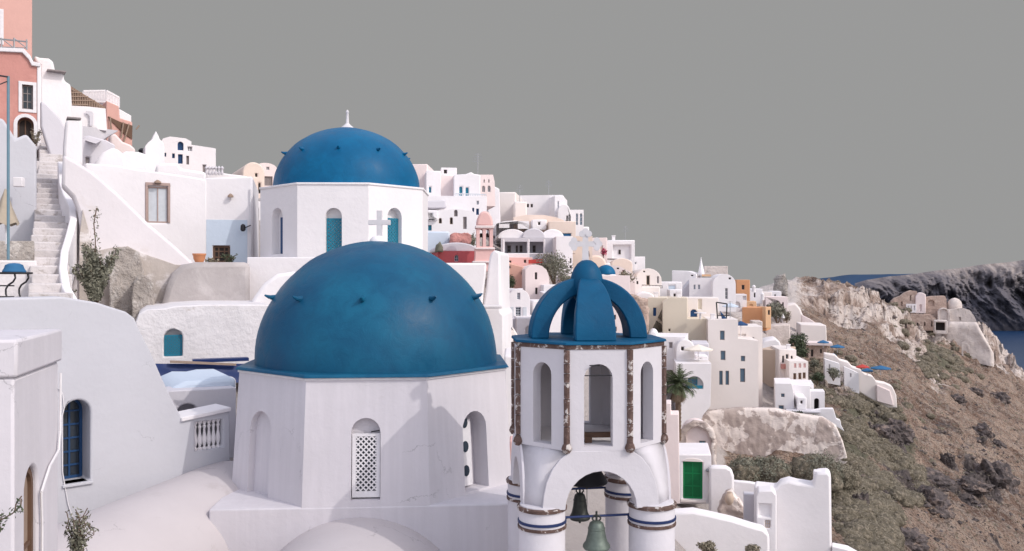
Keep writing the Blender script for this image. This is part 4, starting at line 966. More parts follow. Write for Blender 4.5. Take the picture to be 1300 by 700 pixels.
H('red_house', 'crimson red house with white vaulted roof and small round topped window', 'house', (556, 319, 605, 336), 52, 6, 5, 'red', [('a', 577, 324, 582, 332, dict(frame='sky_blue', pane='glass', nx=1, ny=1))], bevel=.05)
H('barrel_vault', 'pale vaulted roof on top of the crimson red house', 'vault', ('A', 553, 308, 606, 319.5, 10), 52.3, 6, 5, 'shade', bevel=.1)
lump('shrub_pile', 'grey dry bush left of the white vault over the crimson house', 'shrub', [(553, 320), (554, 311), (558, 308), (562, 314), (562, 320)], 51, .8, 'olive', .15)
# pink bell tower
pb = thing('pink_bell_tower', 'small rose pink bell tower with domed top and tall twin arches', 'bell tower', P(616, 335, 50))
q = Frame(616, 50, 4)
def loc(x0, y0, x1, y1): return pxwin(q, x0, y0, x1, y1)
mesh('belfry', MB().solid(q, [q.st(*p) for p in [(605, 289), (626, 289), (626, 316), (605, 316)]], 1.1, [arc(*loc(609, 291, 613, 313)), arc(*loc(617, 291, 621.5, 313))], through=True), 'rose', pb, bevel=.03)
mesh('cornice', MB().box(q, q.st(603.5, 300)[0], q.st(627.5, 300)[0], q.st(616, 290)[1], q.st(616, 286.5)[1], -.1, 1.2), 'pale_pink', pb, bevel=.03)
mesh('domed_top', MB().solid(Fr3(q.p(0, 0, .05), q.u, q.v, q.n), arc(q.st(605, 300)[0], q.st(616, 287)[1], q.st(626, 300)[0], q.st(616, 268)[1], 14, .75), 1.0), 'rose', pb, bevel=.12)
mesh('base', MB().solid(q, [q.st(*p) for p in [(603, 314), (628, 314), (630, 318), (630, 325), (601, 325), (602, 333), (601, 345), (628, 345), (630, 318), (603, 318)][:2]+[(628, 345), (601, 345), (603, 325)]], 1.4), 'rose', pb, bevel=.05)
mesh('base_moulding', MB().box(q, q.st(600, 300)[0], q.st(629, 300)[0], q.st(616, 334)[1], q.st(616, 331.5)[1], -.12, 1.4).box(q, q.st(603, 300)[0], q.st(628.5, 300)[0], q.st(616, 317)[1], q.st(616, 314.5)[1], -.1, 1.3), 'pale_pink', pb, bevel=.03)
for x in (611, 619): mesh('bell', MB().lathe(q.p(q.st(x, 300)[0], q.st(x, 301)[1], .5), [(.14, 0), (.09, .12), (.06, .22), (0, .26)], 10), 'bronzedk', pb, smooth=True)
H('white_chapel', 'broad plain pale wall between the near dome and the grey white buttress', 'house', [(536, 334), (618, 334), (617, 350), (614, 372), (612, 400), (612, 470), (536, 470)], 40, 4, 4, 'white', bevel=.1)
H('buttressed_house', 'tall white buttress like house end under the pink bell tower', 'house', [(612, 395), (617, 365), (620, 335), (622, 323), (628, 317), (635, 321), (636, 396), (640, 400), (640, 480), (612, 480)], 41, -6, 5, 'white', bevel=.1)
mesh('ledge', MB().box(Frame(625, 39.5, 0), -.8, .45, P(625, 392, 39.5).z, P(625, 388, 39.5).z, 0, 1), 'rough', bevel=.05, label='narrow rough ledge crossing the foot of the tall white buttress', cat='ledge')
H('white_house', 'small white shoulder house filling the dip between the pale arched house and cream tower block', 'house', [(620, 238), (626, 236), (634, 240), (636, 300), (620, 300)], 90, 4, 6, 'white', [('w', 626, 247, 628, 251, WD)], bevel=.12)
H('white_house', 'long white flat skyline house with two tiny dark windows', 'house', (655, 248, 714, 282), 104, -6, 8, 'white', [('w', 668.5, 259, 671.5, 263.5, WD), ('w', 673.5, 259, 676.5, 263.5, WD)], bevel=.15)
H('white_house', 'narrow bright white block at the right end of the long skyline house', 'house', (704, 248.5, 716, 278), 101, 12, 6, 'white', [('w', 708, 256, 709.5, 267, WG)], bevel=.15)
H('cream_tower_house', 'tall cream white block left of the long skyline house', 'house', (631, 244, 655, 292), 97, -6, 8, 'ivory', [], bevel=.15)
H('cream_tower_house', 'small cream block leaning on the taller cream block', 'house', (653, 256, 669, 290), 93, 4, 6, 'ivory', [], bevel=.15)
H('domed_cottage', 'white cottage with half dome roof below the skyline right of the long house', 'house', ('A', 708, 259, 724, 300, 11), 99, 4, 5, 'white', [('w', 719, 274, 723.5, 282, WD)], bevel=.15)
H('arcaded_house', 'white skyline house with three tall pale arches', 'house', (718, 266.5, 741, 312), 103, 6, 6, 'white', [('a', 731, 271, 734, 286, WG), ('a', 736, 271, 739.5, 286, WG), ('w', 719, 274, 724, 281, WD)], bevel=.1)
H('white_house', 'small white shoulder block right below the three arched house', 'house', (734, 288, 748, 320), 108, 4, 6, 'white', bevel=.15)
H('striped_roof_house', 'low tan house with sloping pale roofs below the long skyline house', 'house', [(652, 276), (668, 273), (690, 273), (706, 276), (716, 280), (716, 310), (652, 310)], 90, 3, 6, 'peach', [('w', 660, 281, 670, 290, dict(frame='wood', pane='mid', nx=2, ny=1))], bevel=.1)
H('reed_roof_house', 'white walled house with brown reed pergola under the cream tower blocks', 'house', [(630, 284), (640, 281), (655, 280), (672, 284), (672, 310), (630, 310)], 86, 3, 5, 'white', [('w', 634, 283.5, 646, 289, dict(frame='wood', pane='wood', nx=2, ny=0)), ('w', 658, 281.5, 671, 290, dict(frame='wood', pane='mid', nx=3, ny=1))], bevel=.1)
H('peach_terrace_house', 'peach terrace house with a small blue pool tiled front', 'house', (697, 281, 731, 322), 87, 6, 6, 'peach', [('w', 711, 296.5, 725, 301, dict(frame='bluefab', pane='bluefab', nx=0, ny=0))], bevel=.1)
H('verandah_house', 'white house with long shaded verandah and dark windows beneath pale vaults', 'house', (636, 302, 706, 334), 78, 2, 5, 'shade',
  [('h', 641, 307, 669, 322, {}), ('h', 672, 307, 690, 322, {})], rd=1.6, bevel=.05)
vf = FR['verandah_house'][0]; vr = bpy.data.objects['verandah_house']; q3 = Fr3(vf.p(0, 0, 1.45), vf.u, vf.v, vf.n)
for x0_, x1_ in ((644, 649), (655, 658), (660, 664), (677, 681)):
    s0 = vf.st(x0_, 312)[0]; s1 = vf.st(x1_, 312)[0]; opening(q3, vr, 'w', s0, vf.st(650, 320)[1], s1, vf.st(650, 311)[1], .08, frame='mid', pane='dark', nx=1, ny=1)
for xx, nm in ((632, 'left'), (662, 'middle'), (688, 'right')): pass
H('barrel_vault', 'left pale vault above the shaded verandah', 'vault', ('A', 632, 291, 668, 303, 11), 78.5, 4, 6, 'white', bevel=.1)
H('barrel_vault', 'middle grey vault above the shaded verandah', 'vault', ('A', 663, 290, 692, 303, 11), 78.2, 4, 6, 'shade', bevel=.1)
H('barrel_vault', 'right white vault above the verandah beside the climbing tree', 'vault', ('A', 687, 291, 716, 305, 11), 78.8, 4, 6, 'white', bevel=.1)
vp = MB(); 
for x in (639, 671, 691): vp.bar(P(x, 331, 76.5), P(x, 304, 76.5), .09)
vp.bar(P(637, 322.5, 76.5), P(706, 322.5, 76.5), .06); 
mesh('verandah_post', vp, 'white', vr)
slab('balcony_wall', 'white solid balcony front along the shaded verandah', 'balcony', [(635, 322), (672, 322), (672, 328), (635, 328)], 76, 2, .5, 'white', bevel=.04)
H('rose_house', 'dull rose wall under the verandah beside a red canopy', 'house', (630, 327, 676, 345), 72, 2, 4, 'rose', [('w', 646, 331, 649, 335, WD), ('w', 665, 330, 668, 334, WD)], bevel=.08)
slab('red_awning', 'dark red awning between the rose wall and the climbing tree', 'awning', [(671, 330), (690, 329), (690, 334), (671, 335)], 70, 2, .3, 'redfab', bevel=0)
H('salmon_barrel_house', 'long salmon barrel roofed house behind the dark round tree', 'house', [(636, 330), (645, 334), (656, 337), (664, 339), (669, 343), (669, 380), (636, 380)], 66, -4, 6, 'salmon', [('w', 644, 338, 648, 341, WD), ('w', 661.5, 346, 664.5, 349, WD)], bevel=.2)
H('peach_arched_house', 'peach barrel vaulted house with two narrow windows left of the climbing tree', 'house', [(667, 342), (672, 338), (680, 336), (688, 338), (694, 343), (697, 352), (700, 400), (667, 400)], 63, 6, 7, 'pale_pink', [('w', 679, 346, 682, 355, WD), ('w', 679.5, 365.5, 682.5, 374, WD)], bevel=.2)
bw = H('barrel_house', 'small white barrel roofed house with shuttered french window', 'house', ('A', 644, 367, 673, 412), 56, 8, 7, 'white',
  [('w', 656.5, 372, 660.5, 380.5, WG), ('d', 654.5, 390, 661.5, 403, dict(frame='shutter', pane='glass', nx=1, ny=3))], bevel=.1)
fr = FR[bw.name][0]
for x0_, x1_ in ((647.5, 652), (664, 668.5)):
    s0, z0_, s1, z1_ = pxwin(fr, x0_, 390, x1_, 402); mesh('shutter', MB().box(fr, s0, s1, z0_, z1_, -.05, .0), 'shutter', bw)
H('side_wing', 'plain grey white wing on the left of the shuttered barrel house', 'house', [(634, 371), (640, 368), (650, 367), (650, 425), (634, 425)], 58, -10, 5, 'shade', bevel=.1)
H('white_house', 'white house with a low shaded archway right of the shuttered barrel house', 'house', (656, 404, 685, 450), 53, 4, 6, 'white', [('H', 667, 414, 676, 425, {})], rd=.5, bevel=.1)
H('terrace_block', 'shaded grey block below the shuttered french window', 'house', (641, 404, 659, 450), 54.5, -6, 5, 'shade', bevel=.08)
H('curved_roof_house', 'cream rounded house end with small brown window beside the near dome edge', 'house', [(632, 410), (640, 410), (648, 414), (656, 423), (662, 434), (664, 520), (632, 520)], 45, 2, 5, 'ivory', [('w', 643, 415, 646.5, 421, WD), ('h', 636, 437, 647, 452, dict(hide=True))], rd=.6, bevel=.12)
H('low_white_house', 'white wall glimpsed between the near church and bell tower', 'house', (640, 452, 664, 640), 36, 0, 4, 'white', bevel=.08)
slab('rose_low_wall', 'pale rose wall strip between near church and bell tower', 'wall', [(647, 560), (664, 560), (664, 660), (647, 660)], 30, 0, 1, 'rose', bevel=.05)
# right of the climbing tree
H('white_house', 'tall plain white house with two dark slots right of the climbing tree', 'house', (706, 300, 727, 360), 74, 5, 5, 'white', [('w', 728-4.5, 328, 728-2.5, 334, WD), ('w', 723, 337, 726, 341, WD)], bevel=.1)
H('ochre_house', 'small peach house behind the tower cross', 'house', (727, 300, 752, 345), 92, 4, 6, 'peach', [('w', 733, 306, 736, 311, WD), ('a', 744, 318, 748, 326, WD)], bevel=.15)
H('white_shed', 'white skyline shed with red flowering corner right of the tower cross', 'house', (748, 302, 771, 335), 106, 4, 6, 'pale_pink', [('w', 754, 310, 757, 315, WG), ('w', 762, 312, 765, 319, dict(frame='tan', pane='peach', nx=0, ny=0))], bevel=.1)
H('framed_house', 'white skyline house with raised white border round a recessed grey front', 'house', [(771, 305), (806, 305), (806, 345), (768, 345)], 112, 4, 8, 'white', [('h', 778, 311, 801, 330, {})], rd=.5, bevel=.12)
fh = bpy.data.objects['framed_house']; fr = FR['framed_house'][0]; s0, z0_, s1, z1_ = pxwin(fr, 785.5, 317, 788.5, 323); q4 = Fr3(fr.p(0, 0, .40), fr.u, fr.v, fr.n); opening(q4, fh, 'w', s0, z0_, s1, z1_, .08, **WD)
slab('terrace_line', 'thin dark terrace edge in front of the framed skyline house', 'ledge', [(768, 328), (792, 329), (792, 331), (768, 330)], 109, 4, .5, 'mid', bevel=0)
H('white_house', 'small white block stepping down right of the framed skyline house', 'house', (800, 326, 819, 362), 116, 5, 6, 'white', [('w', 806, 333, 808, 336, WG)], bevel=.12)
H('peach_vault_house', 'peach vaulted ruin house below the framed skyline house', 'house', ('A', 776, 328, 803, 360, 8), 101, 4, 6, 'peach', [('w', 783, 339, 786, 342, WD)], bevel=.2)
H('peach_vault_house', 'pale peach dome like vault directly right of the tower crown top', 'house', ('A', 743, 324, 770, 366, 13), 96, 4, 6, 'peach', [], bevel=.2)
H('cream_rubble_house', 'small cream house with a dark slot behind the right crown rib', 'house', [(767, 341), (776, 337), (786, 338), (800, 345), (806, 352), (806, 395), (767, 395)], 92, 4, 6, 'pale_pink', [('w', 790, 343, 793, 352, dict(frame='redfab', pane='brown', nx=0, ny=0)), ('w', 783, 340, 786, 342, WD)], bevel=.15)
H('vaulted_chapel_house', 'cream vaulted house with a dark doorway and railing, left of white stepped houses', 'house', ('A', 806, 341, 840, 366, 16), 104, 8, 7, 'ivory', [('d', 820.5, 350, 825, 362, dict(frame='tan', pane='dark', nx=0, ny=0)), ('w', 816.5, 344, 819, 346, WD), ('a', 834, 351, 836.5, 360, dict(frame='shade', pane='mid', nx=0, ny=0)), ('a', 810, 353, 814, 361, dict(frame='shade', pane='mid', nx=0, ny=0))], bevel=.25)
railing('terrace_railing', 'dark terrace railing in front of the cream vaulted house', [(808, 361.5), (841, 363)], 101, 3, 18, 'iron', 8, r=.03)
H('cream_base_house', 'pale cream house below the railing of the vaulted house', 'house', (797, 364, 838, 400), 100, 6, 7, 'ivory', bevel=.12)
H('white_vault', 'low white vault roof peeking over the left end of the cream house', 'vault', ('A', 806, 371, 832, 385, 9), 95, 4, 5, 'white', bevel=.15)
lump('rubble_wall', 'brown rubble stone wall seen through the gap beside the right crown rib', 'wall', [(776, 378), (790, 372), (806, 376), (822, 382), (824, 430), (776, 430)], 88, 1.5, 'ruin', .25)
H('white_house', 'white wall seen through the left gap of the ribbed crown', 'house', (690, 372, 735, 440), 48, 4, 5, 'white', [('w', 703, 385, 707, 392, WG), ('a', 722, 404, 727, 414, WG)], bevel=.1)
H('white_house', 'white and pink house low behind the ribbed crown', 'house', (712, 350, 800, 450), 70, 4, 5, 'pale_pink', [('w', 777, 400, 782, 406, WD), ('w', 787, 388, 790, 394, WD), ('w', 778, 415, 783, 421, WD), ('w', 724, 372, 728, 377, WD)], bevel=.1)
# small blue dome behind the crown
sd = thing('small_chapel', 'little white chapel with small blue dome behind the tower crown', 'chapel', P(771, 362, 88))
mesh('dome', MB().lathe(P(769, 349, 89), [(1.02*math.cos(t*PI/24), 1.02*math.sin(t*PI/24)) for t in range(0, 12)]+[(0, 1.04)], 28), 'dome2', sd, smooth='all')
mesh('wall', MB().solid(Frame(771, 88, 4), [Frame(771, 88, 4).st(*p) for p in [(757, 348.5), (782, 348.5), (783, 375), (757, 375)]], 2.6), 'white', sd, bevel=.08)

# white cluster 840-935
H('white_house', 'low white house with pale blue panel right of the cream vaulted house', 'house', (836, 358, 866, 392), 112, 5, 6, 'white', [('w', 848, 362, 858, 374, dict(frame='white', pane='sky_blue', nx=0, ny=0))], bevel=.2)
H('white_house', 'plain white skyline block left of the tall closed white parasol', 'house', [(853, 343.5), (872, 344), (884, 348), (884, 378), (853, 378)], 128, -6, 8, 'white', [('w', 877, 349, 880, 351, WD)], bevel=.12)
H('stepped_white_house', 'shaded white side wall descending in front of the plain skyline block', 'house', [(862, 378), (866, 370), (872, 362), (878, 355), (884, 352), (886, 392), (862, 392)], 120, 4, 5, 'shade', bevel=.12)
H('twin_window_house', 'white house with two small grey windows under the tall closed parasol', 'house', (875, 353, 911, 392), 118, -4, 7, 'white', [('w', 880.5, 361.5, 883, 367.5, WG), ('w', 886, 361.5, 889, 367.5, WG), ('w', 909-3, 361, 910-2.5, 367, WG)], bevel=.12)
H('stone_terrace_house', 'rough beige skyline wall behind the closed white parasol', 'house', (894, 338, 924, 352), 128, 4, 6, 'palestone', [], bevel=.06)
H('vault_gable_house', 'white barrel vaulted gable house beside the orange skyline house', 'house', ('A', 905, 348, 934, 396, 13), 115, 6, 7, 'white', [('w', 925, 352.5, 928, 355, WD), ('d', 920.5, 366, 924, 380, W1)], bevel=.12)
wp = thing('closed_parasol', 'tall closed white parasol rising on the skyline among white houses', 'parasol', P(890, 350, 118))
b0 = P(890, 350, 119); V = []; n_ = 16
for j, (zz, rr) in enumerate(((0, .48), (.5, .40), (1.3, .22), (2.1, .08), (2.5, .03))):
    for i in range(n_):
        a = 2*PI*i/n_; r_ = rr*(1+.12*math.cos(5*a)); V.append(b0+Vector((r_*math.sin(a), -r_*math.cos(a), zz)))
mesh('canopy', MB().add(V, [[j*n_+i, j*n_+(i+1) % n_, (j+1)*n_+(i+1) % n_, (j+1)*n_+i] for j in range(4) for i in range(n_)]+[list(range(n_))[::-1]]), 'whitefab', wp, smooth='all')
mesh('pole', MB().bar(b0-Vector((0, 0, .6)), b0+Vector((0, 0, .2)), .06), 'framew', wp)
slab('orange_awning', 'thin orange awning strip at the foot of the closed white parasol', 'awning', [(891, 348.5), (902, 348.5), (903, 351), (891, 351)], 116, 0, .4, 'orangelt', bevel=0)
H('orange_house', 'small orange skyline house with one dark window', 'house', (935, 355.5, 952, 385), 138, 4, 6, 'orange', [('w', 941.5, 362, 945, 368, WD)], bevel=.08)
H('round_arch_house', 'small white house with pink round archway below the orange skyline house', 'house', (930, 374, 948, 396), 126, 4, 5, 'white', [('H', 931.5, 383, 940, 391, {}), ('h', 943, 374+2, 949-1.5, 381, {})], rd=.4, bevel=.1)
H('light_orange_house', 'narrow light orange house with an arched niche beside the deep orange house', 'house', [(946, 385), (950, 383), (960, 383), (961, 392), (961, 410), (946, 410)], 132, 4, 4, 'orangelt', [('H', 951, 386, 956, 391, {})], bevel=.08)
oh = H('orange_house', 'large deep orange block house with a pale orange sunlit end', 'house', (942, 390.5, 973, 420), 124, -10, 4, 'orange', bevel=.08)
H('orange_end_wall', 'pale orange sunlit end of the deep orange block with one small window', 'house', [(972, 390), (979, 390.5), (979, 417), (972, 417)], 122, 18, 4, 'orangelt', [('w', 975, 394, 977.5, 400, WD)], bevel=.06)  # lighter orange puts the sun on this end into the colour
far = [('white cottage with twin chimneys right of the orange skyline house', 952, 367, 968, 386, 160, 'white', [(957, 372, 959, 378)]),
       ('cream cottage with a dark doorway in the far skyline cluster', 964, 371, 980, 390, 166, 'ivory', [(972, 377, 974, 383)]),
       ('white cottage nearest the dark rock at the end of the skyline cluster', 978, 370, 992, 388, 176, 'white', [(983, 374, 985, 378)]),
       ('pale pink cottage at the far end of the village below the rock', 972, 377, 1000, 398, 158, 'pale_pink', [(986, 382, 988, 387), (993, 384, 995, 389)])]
for lb, x0_, y0_, x1_, y1_, Y_, mt, ws in far: H('far_cottage', lb, 'house', (x0_, y0_, x1_, y1_), Y_, 5, 6, mt, [('w',)+w_+(WD,) for w_ in ws], bevel=.12)
for x_, y_ in ((957, 362), (968, 372)):
    mesh('chimney', MB().lathe(P(x_, y_+9, 156), [(.35, 0), (.3, .9), (.35, 1.0), (.2, 1.2), (0, 1.3)], 10), 'white', smooth=True, label='slim white chimney %s' % ('just right of the orange skyline house' if x_ < 960 else 'over the cream cottage with dark doorway'), cat='chimney')

# cream complex
CG = dict(frame='mid', pane='glassb', nx=0, ny=0)
H('cream_house', 'cream block with one narrow blue window, upper left of the cream complex', 'house', [(822, 378), (848, 378), (848, 430), (822, 430)], 93, -6, 6, 'creamdk', [('w', 829, 391, 833, 401.5, dict(frame='blue', pane='blue', nx=0, ny=0)), ('w', 848-2.3, 417, 848-.3, 421, WD)], bevel=.12)
H('cream_house', 'cream stepped block in the middle of the complex beside the blue arched door', 'house', [(841, 384), (850, 378), (873, 378), (873, 405), (902, 405), (902, 465), (841, 465)], 91, 3, 5, 'creamdk', [('w', 848.5, 418, 851, 421, WD)], bevel=.12)
H('ivory_annex', 'ivory upper wall with a blue arched door at the back of the roof terrace', 'house', (871, 378, 912, 410), 95, 4, 4, 'ivory', [('D', 876.5, 393, 885, 405.5, dict(frame='blue', pane='blue', nx=0, ny=0)), ('w', 886, 380, 891, 393, dict(frame='cream', pane='creamdk', nx=0, ny=0))], bevel=.08)
H('cream_house', 'tall ivory tower house with five dark windows over the flaking rock wall', 'house', [(899, 406), (937, 406), (937, 430), (963, 433), (963, 533), (899, 533)], 88, 6, 9, 'ivory',
  [('w', 914, 420, 920, 432, CG), ('w', 914.8, 445.5, 921, 457.5, CG), ('w', 913, 471, 917.5, 489, CG), ('w', 921, 471, 925.5, 489, CG), ('w', 940.5, 452, 946, 459, CG), ('w', 939.5, 468, 946, 485.5, CG)], bevel=.1)
H('ivory_house', 'ivory house with an arched roof niche and rooftop clutter right of the tower house', 'house', [(936, 415), (968, 415), (968, 441), (968, 540), (936, 540)], 93, 6, 6, 'ivory', [('a', 954.5, 428, 958, 433, dict(frame='shade', pane='mid', nx=0, ny=0)), ('h', 937.5, 424, 947, 433, {})], bevel=.1)
cl = thing('roof_pergola', 'dark metal pergola frame with blue cloth on the cream terrace', 'pergola', P(917, 405, 90))
mesh('frame', MB().path([P(911, 406, 90), P(909.5, 384, 90), P(923, 386, 90), P(922, 406, 90)], .07), 'iron', cl)
mesh('blue_cloth', MB().solid(Frame(917, 89.8, 0), [Frame(917, 89.8, 0).st(*p) for p in [(914.5, 395), (922, 404), (920, 406), (916.5, 405)]], .1), 'blue', cl)
mesh('railing', MB().bar(P(911, 401, 89.5), P(926, 401, 89.5), .05), 'iron', cl)
mesh('table', MB().lathe(P(889, 405, 89.6), [(.1, 0), (.1, .55), (.62, .58), (.62, .66), (0, .68)], 14), 'framew', smooth=True, label='small round white table on the cream roof terrace', cat='table')
def parasol(name, label, x, y, Y, r, h, mat, group=None, rise=.35):
    p = P(x, y, Y); t = thing(name, label, 'parasol', p, group)
    mesh('pole', MB().bar(p, p+Vector((0, 0, h)), .035*max(1, r/1.5)), 'framew', t)
    n_ = 8; V = [p+Vector((0, 0, h+rise))]+[p+Vector((r*math.sin(2*PI*i/n_), -r*math.cos(2*PI*i/n_), h)) for i in range(n_)]
    V += [p+Vector((0, 0, h+rise-.06))]+[p+Vector((r*math.sin(2*PI*i/n_), -r*math.cos(2*PI*i/n_), h-.12)) for i in range(n_)]
    fs = [[0, 1+i, 1+(i+1) % n_] for i in range(n_)]+[[9, 10+(i+1) % n_, 10+i] for i in range(n_)]+[[1+i, 10+i, 10+(i+1) % n_, 1+(i+1) % n_] for i in range(n_)]
    mesh('canopy', MB().add(V, fs), mat, t); return t
parasol('open_parasol', 'open cream parasol on the white terrace above the palm', 886.5, 462, 80, 1.35, 1.35, 'creamfab', rise=.45)
parasol('open_parasol', 'small dark blue parasol on the ivory rooftop', 940.5, 430, 91, .75, 1.5, 'blue')
parasol('open_parasol', 'pale blue parasol on the terrace right of the metal pergola', 927, 400, 96, .9, 1.0, 'sky_blue')
H('white_house', 'white house with pale square window right of the tower crown ledge', 'house', (826, 428, 870, 470), 83, -4, 6, 'white', [('w', 849, 434.5, 854, 442.5, dict(frame='shade', pane='mid', nx=0, ny=0)), ('w', 859.5, 443, 863, 448, WD)], bevel=.15)
H('vault_house', 'round white vault front with one dark window behind the cream parasol', 'house', ('A', 858, 431, 882, 470, 13), 81.5, 6, 6, 'white', [('w', 864.5, 440.5, 868.5, 445.5, WD)], bevel=.2)
H('shade_block', 'grey white wall behind the cream parasol pole', 'house', (878, 436, 900, 470), 84, 2, 4, 'shade', bevel=.1)
H('low_white_dome', 'low white domed roof against the left block of the cream complex', 'vault', ('A', 823, 420, 836, 436, 9), 84.5, 0, 4, 'white', bevel=.15)
tw = H('white_terrace_house', 'tall white terrace wall with a half arch teal framed window beside the palm', 'house', [(858, 461.5), (903, 461.5), (902, 516), (892, 528), (886, 550), (858, 560)], 78, 4, 6, 'white', [('H', 870, 478, 893, 494, {})], rd=.6, bevel=.12)
fr = FR[tw.name][0]; s0, z0_, s1, z1_ = pxwin(fr, 874, 480, 886, 490); q4 = Fr3(fr.p(0, 0, .45), fr.u, fr.v, fr.n); opening(q4, tw, 'w', s0, z0_, s1, z1_, .1, frame='teal', pane='glassb', nx=1, ny=1)
s0, z0_, s1, z1_ = pxwin(fr, 871, 489.5, 892, 493.5); mesh('sill_rail', MB().box(fr, s0, s1, z0_, z1_, .04, .10), 'teal', tw)
H('pale_gate_wall', 'tall narrow pale pink wall left of the palm trunk', 'wall', [(843, 512), (852, 512), (852, 526), (862, 526), (863, 640), (843, 640)], 52, 0, 1.5, 'pale_pink', bevel=.05)
# flaking rock wall
rockface('flaking_rock_wall', 'long rock retaining wall with flaking pale plaster below the ivory tower house', 'retaining wall', [(878, 552), (886, 534), (897, 523), (940, 519), (985, 520), (1010, 526), (1045, 531), (1062, 542), (1070, 560), (1078, 590)], [(880, 640), (1080, 640)], 82, 1.2, 'cliffwall', .09, 1.6, n=150, m=44)
ca = H('cave_house', 'cave house with pinkish rounded front and dark green door under the flaking wall', 'house', ('A', 866, 541, 903, 600, 18), 68, 2, 4, 'pale_pink', [('d', 887.5, 560, 896, 582, dict(frame='mid', pane='leaf' if False else 'teal', nx=1, ny=1))], bevel=.1)
lump('stone_arch_edge', 'rough stone rim arching over the cave house', 'stone arch', [(862, 600), (862, 552), (868, 542), (880, 536), (895, 537), (905, 545), (909, 560), (909, 600), (904, 600), (903, 560), (898, 548), (885, 542), (872, 548), (868, 600)], 67.6, .7, 'cliffwall', .14)
# green door
gd = H('green_door_house', 'white wall house with a bright green double door', 'house', [(850, 577), (903, 577), (904, 640), (850, 640)], 56, 2, 4, 'white', [('d', 867, 586, 892, 634, dict(frame='greenp', pane='greendk', nx=1, ny=2, fw=.12))], rd=.2, bevel=.08)
fr = FR[gd.name][0]; s0, z0_, s1, z1_ = pxwin(fr, 867, 586, 892, 634)
mesh('lintel', MB().solid(Fr3(fr.p(0, 0, -.05), fr.u, fr.v, fr.n), [(s0-.08, z1_-.01), (s1+.08, z1_-.01), (s1-.2, z1_+.16), ((s0+s1)/2, z1_+.22), (s0+.2, z1_+.16)], .1), 'ivory', gd, bevel=.02)
mesh('doorstep', MB().box(fr, s0-.15, s1+.2, z0_-.14, z0_, -.3, .02), 'ivory', gd, bevel=.02)
mesh('wall_lamp', MB().lathe(fr.p(fr.st(898, 596)[0], fr.st(898, 597)[1], -.1), [(0, -.12), (.1, -.06), (.12, 0), (.08, .08), (0, .12)], 10), 'steel', gd, smooth=True)
slab('rounded_wall', 'bright white wall with rounded shoulder right of the green door', 'wall', [(900, 594), (906, 592.5), (922, 593), (929, 597), (932, 606), (932, 660), (900, 660)], 55, 2, .7, 'white', bevel=.15)
lump('amphora_heap', 'heap of pale boulders with broken clay jar beside the rounded wall', 'boulders', [(912, 648), (916, 636), (922, 628), (930, 625), (935, 634), (944, 645), (950, 660), (912, 660)], 53.0, 1.0, 'cliffwall', .14)
mesh('clay_jar', MB().lathe(P(926, 641, 52.3), [(.10, 0), (.22, .15), (.28, .4), (.22, .62), (.12, .72), (.15, .78)], 14), 'tan', smooth=True, label='tan clay jar leaning in the boulder heap by the green door', cat='jar')
slab('forecourt_wall', 'sunlit white sloping wall in front of the green door', 'wall', [(850, 652), (880, 650), (900, 654), (930, 661), (952, 668), (970, 673), (977, 680), (978, 770), (850, 770)], 44.2, 3, 1.0, 'white', bevel=.12)
lump('rock_edge', 'rough stone lip under the sloping forecourt wall at the tower foot', 'rock', [(858, 664), (872, 674), (886, 688), (896, 700), (900, 760), (858, 760)], 47, 1.2, 'cliffwall', .2)
lw2 = H('cliff_edge_house', 'big bright white windowless block at the cliff edge, lower right', 'house', [(957, 617), (985, 620), (990, 614), (1001, 611), (1012, 614), (1032, 617), (1033, 607), (1037, 601), (1051, 600), (1055, 605), (1057, 780), (957, 780)], 46, -1, 1.3, 'white', bevel=.12)
mesh('small_chimney', MB().box(Frame(1040, 45.9, -21), -.30, .30, P(1040, 612, 46).z, P(1040, 598, 46).z, -.05, .5), 'white', lw2, bevel=.05)
H('lean_to', 'white stepped annex with a square vent in the corner of the cliff edge house', 'house', [(960, 630), (963, 624), (980, 623), (986, 629), (986, 760), (960, 760)], 45.2, 2, 1.2, 'white', [('w', 971, 661, 978, 671, dict(frame='tan', pane='shade', nx=1, ny=1)), ('h', 963, 640, 979, 657, {})], bevel=.06)
slab('grey_alcove_wall', 'shaded grey panel wall between boulder heap and white annex', 'wall', [(944, 627), (961, 628), (961, 690), (944, 690)], 48, 2, .6, 'shade', bevel=.05)
slab('low_steps_wall', 'thin white coping running down at the bottom right of the cliff edge house', 'wall', [(1056, 694), (1076, 698), (1090, 706), (1090, 740), (1056, 740)], 45, 0, .8, 'white', bevel=.05)
slab('garden_wall', 'low white terrace wall between round bushes and cliff edge house', 'wall', [(930, 611), (952, 613), (990, 621), (1030, 624), (1030, 660), (930, 660)], 55, 2, .5, 'white', bevel=.06)
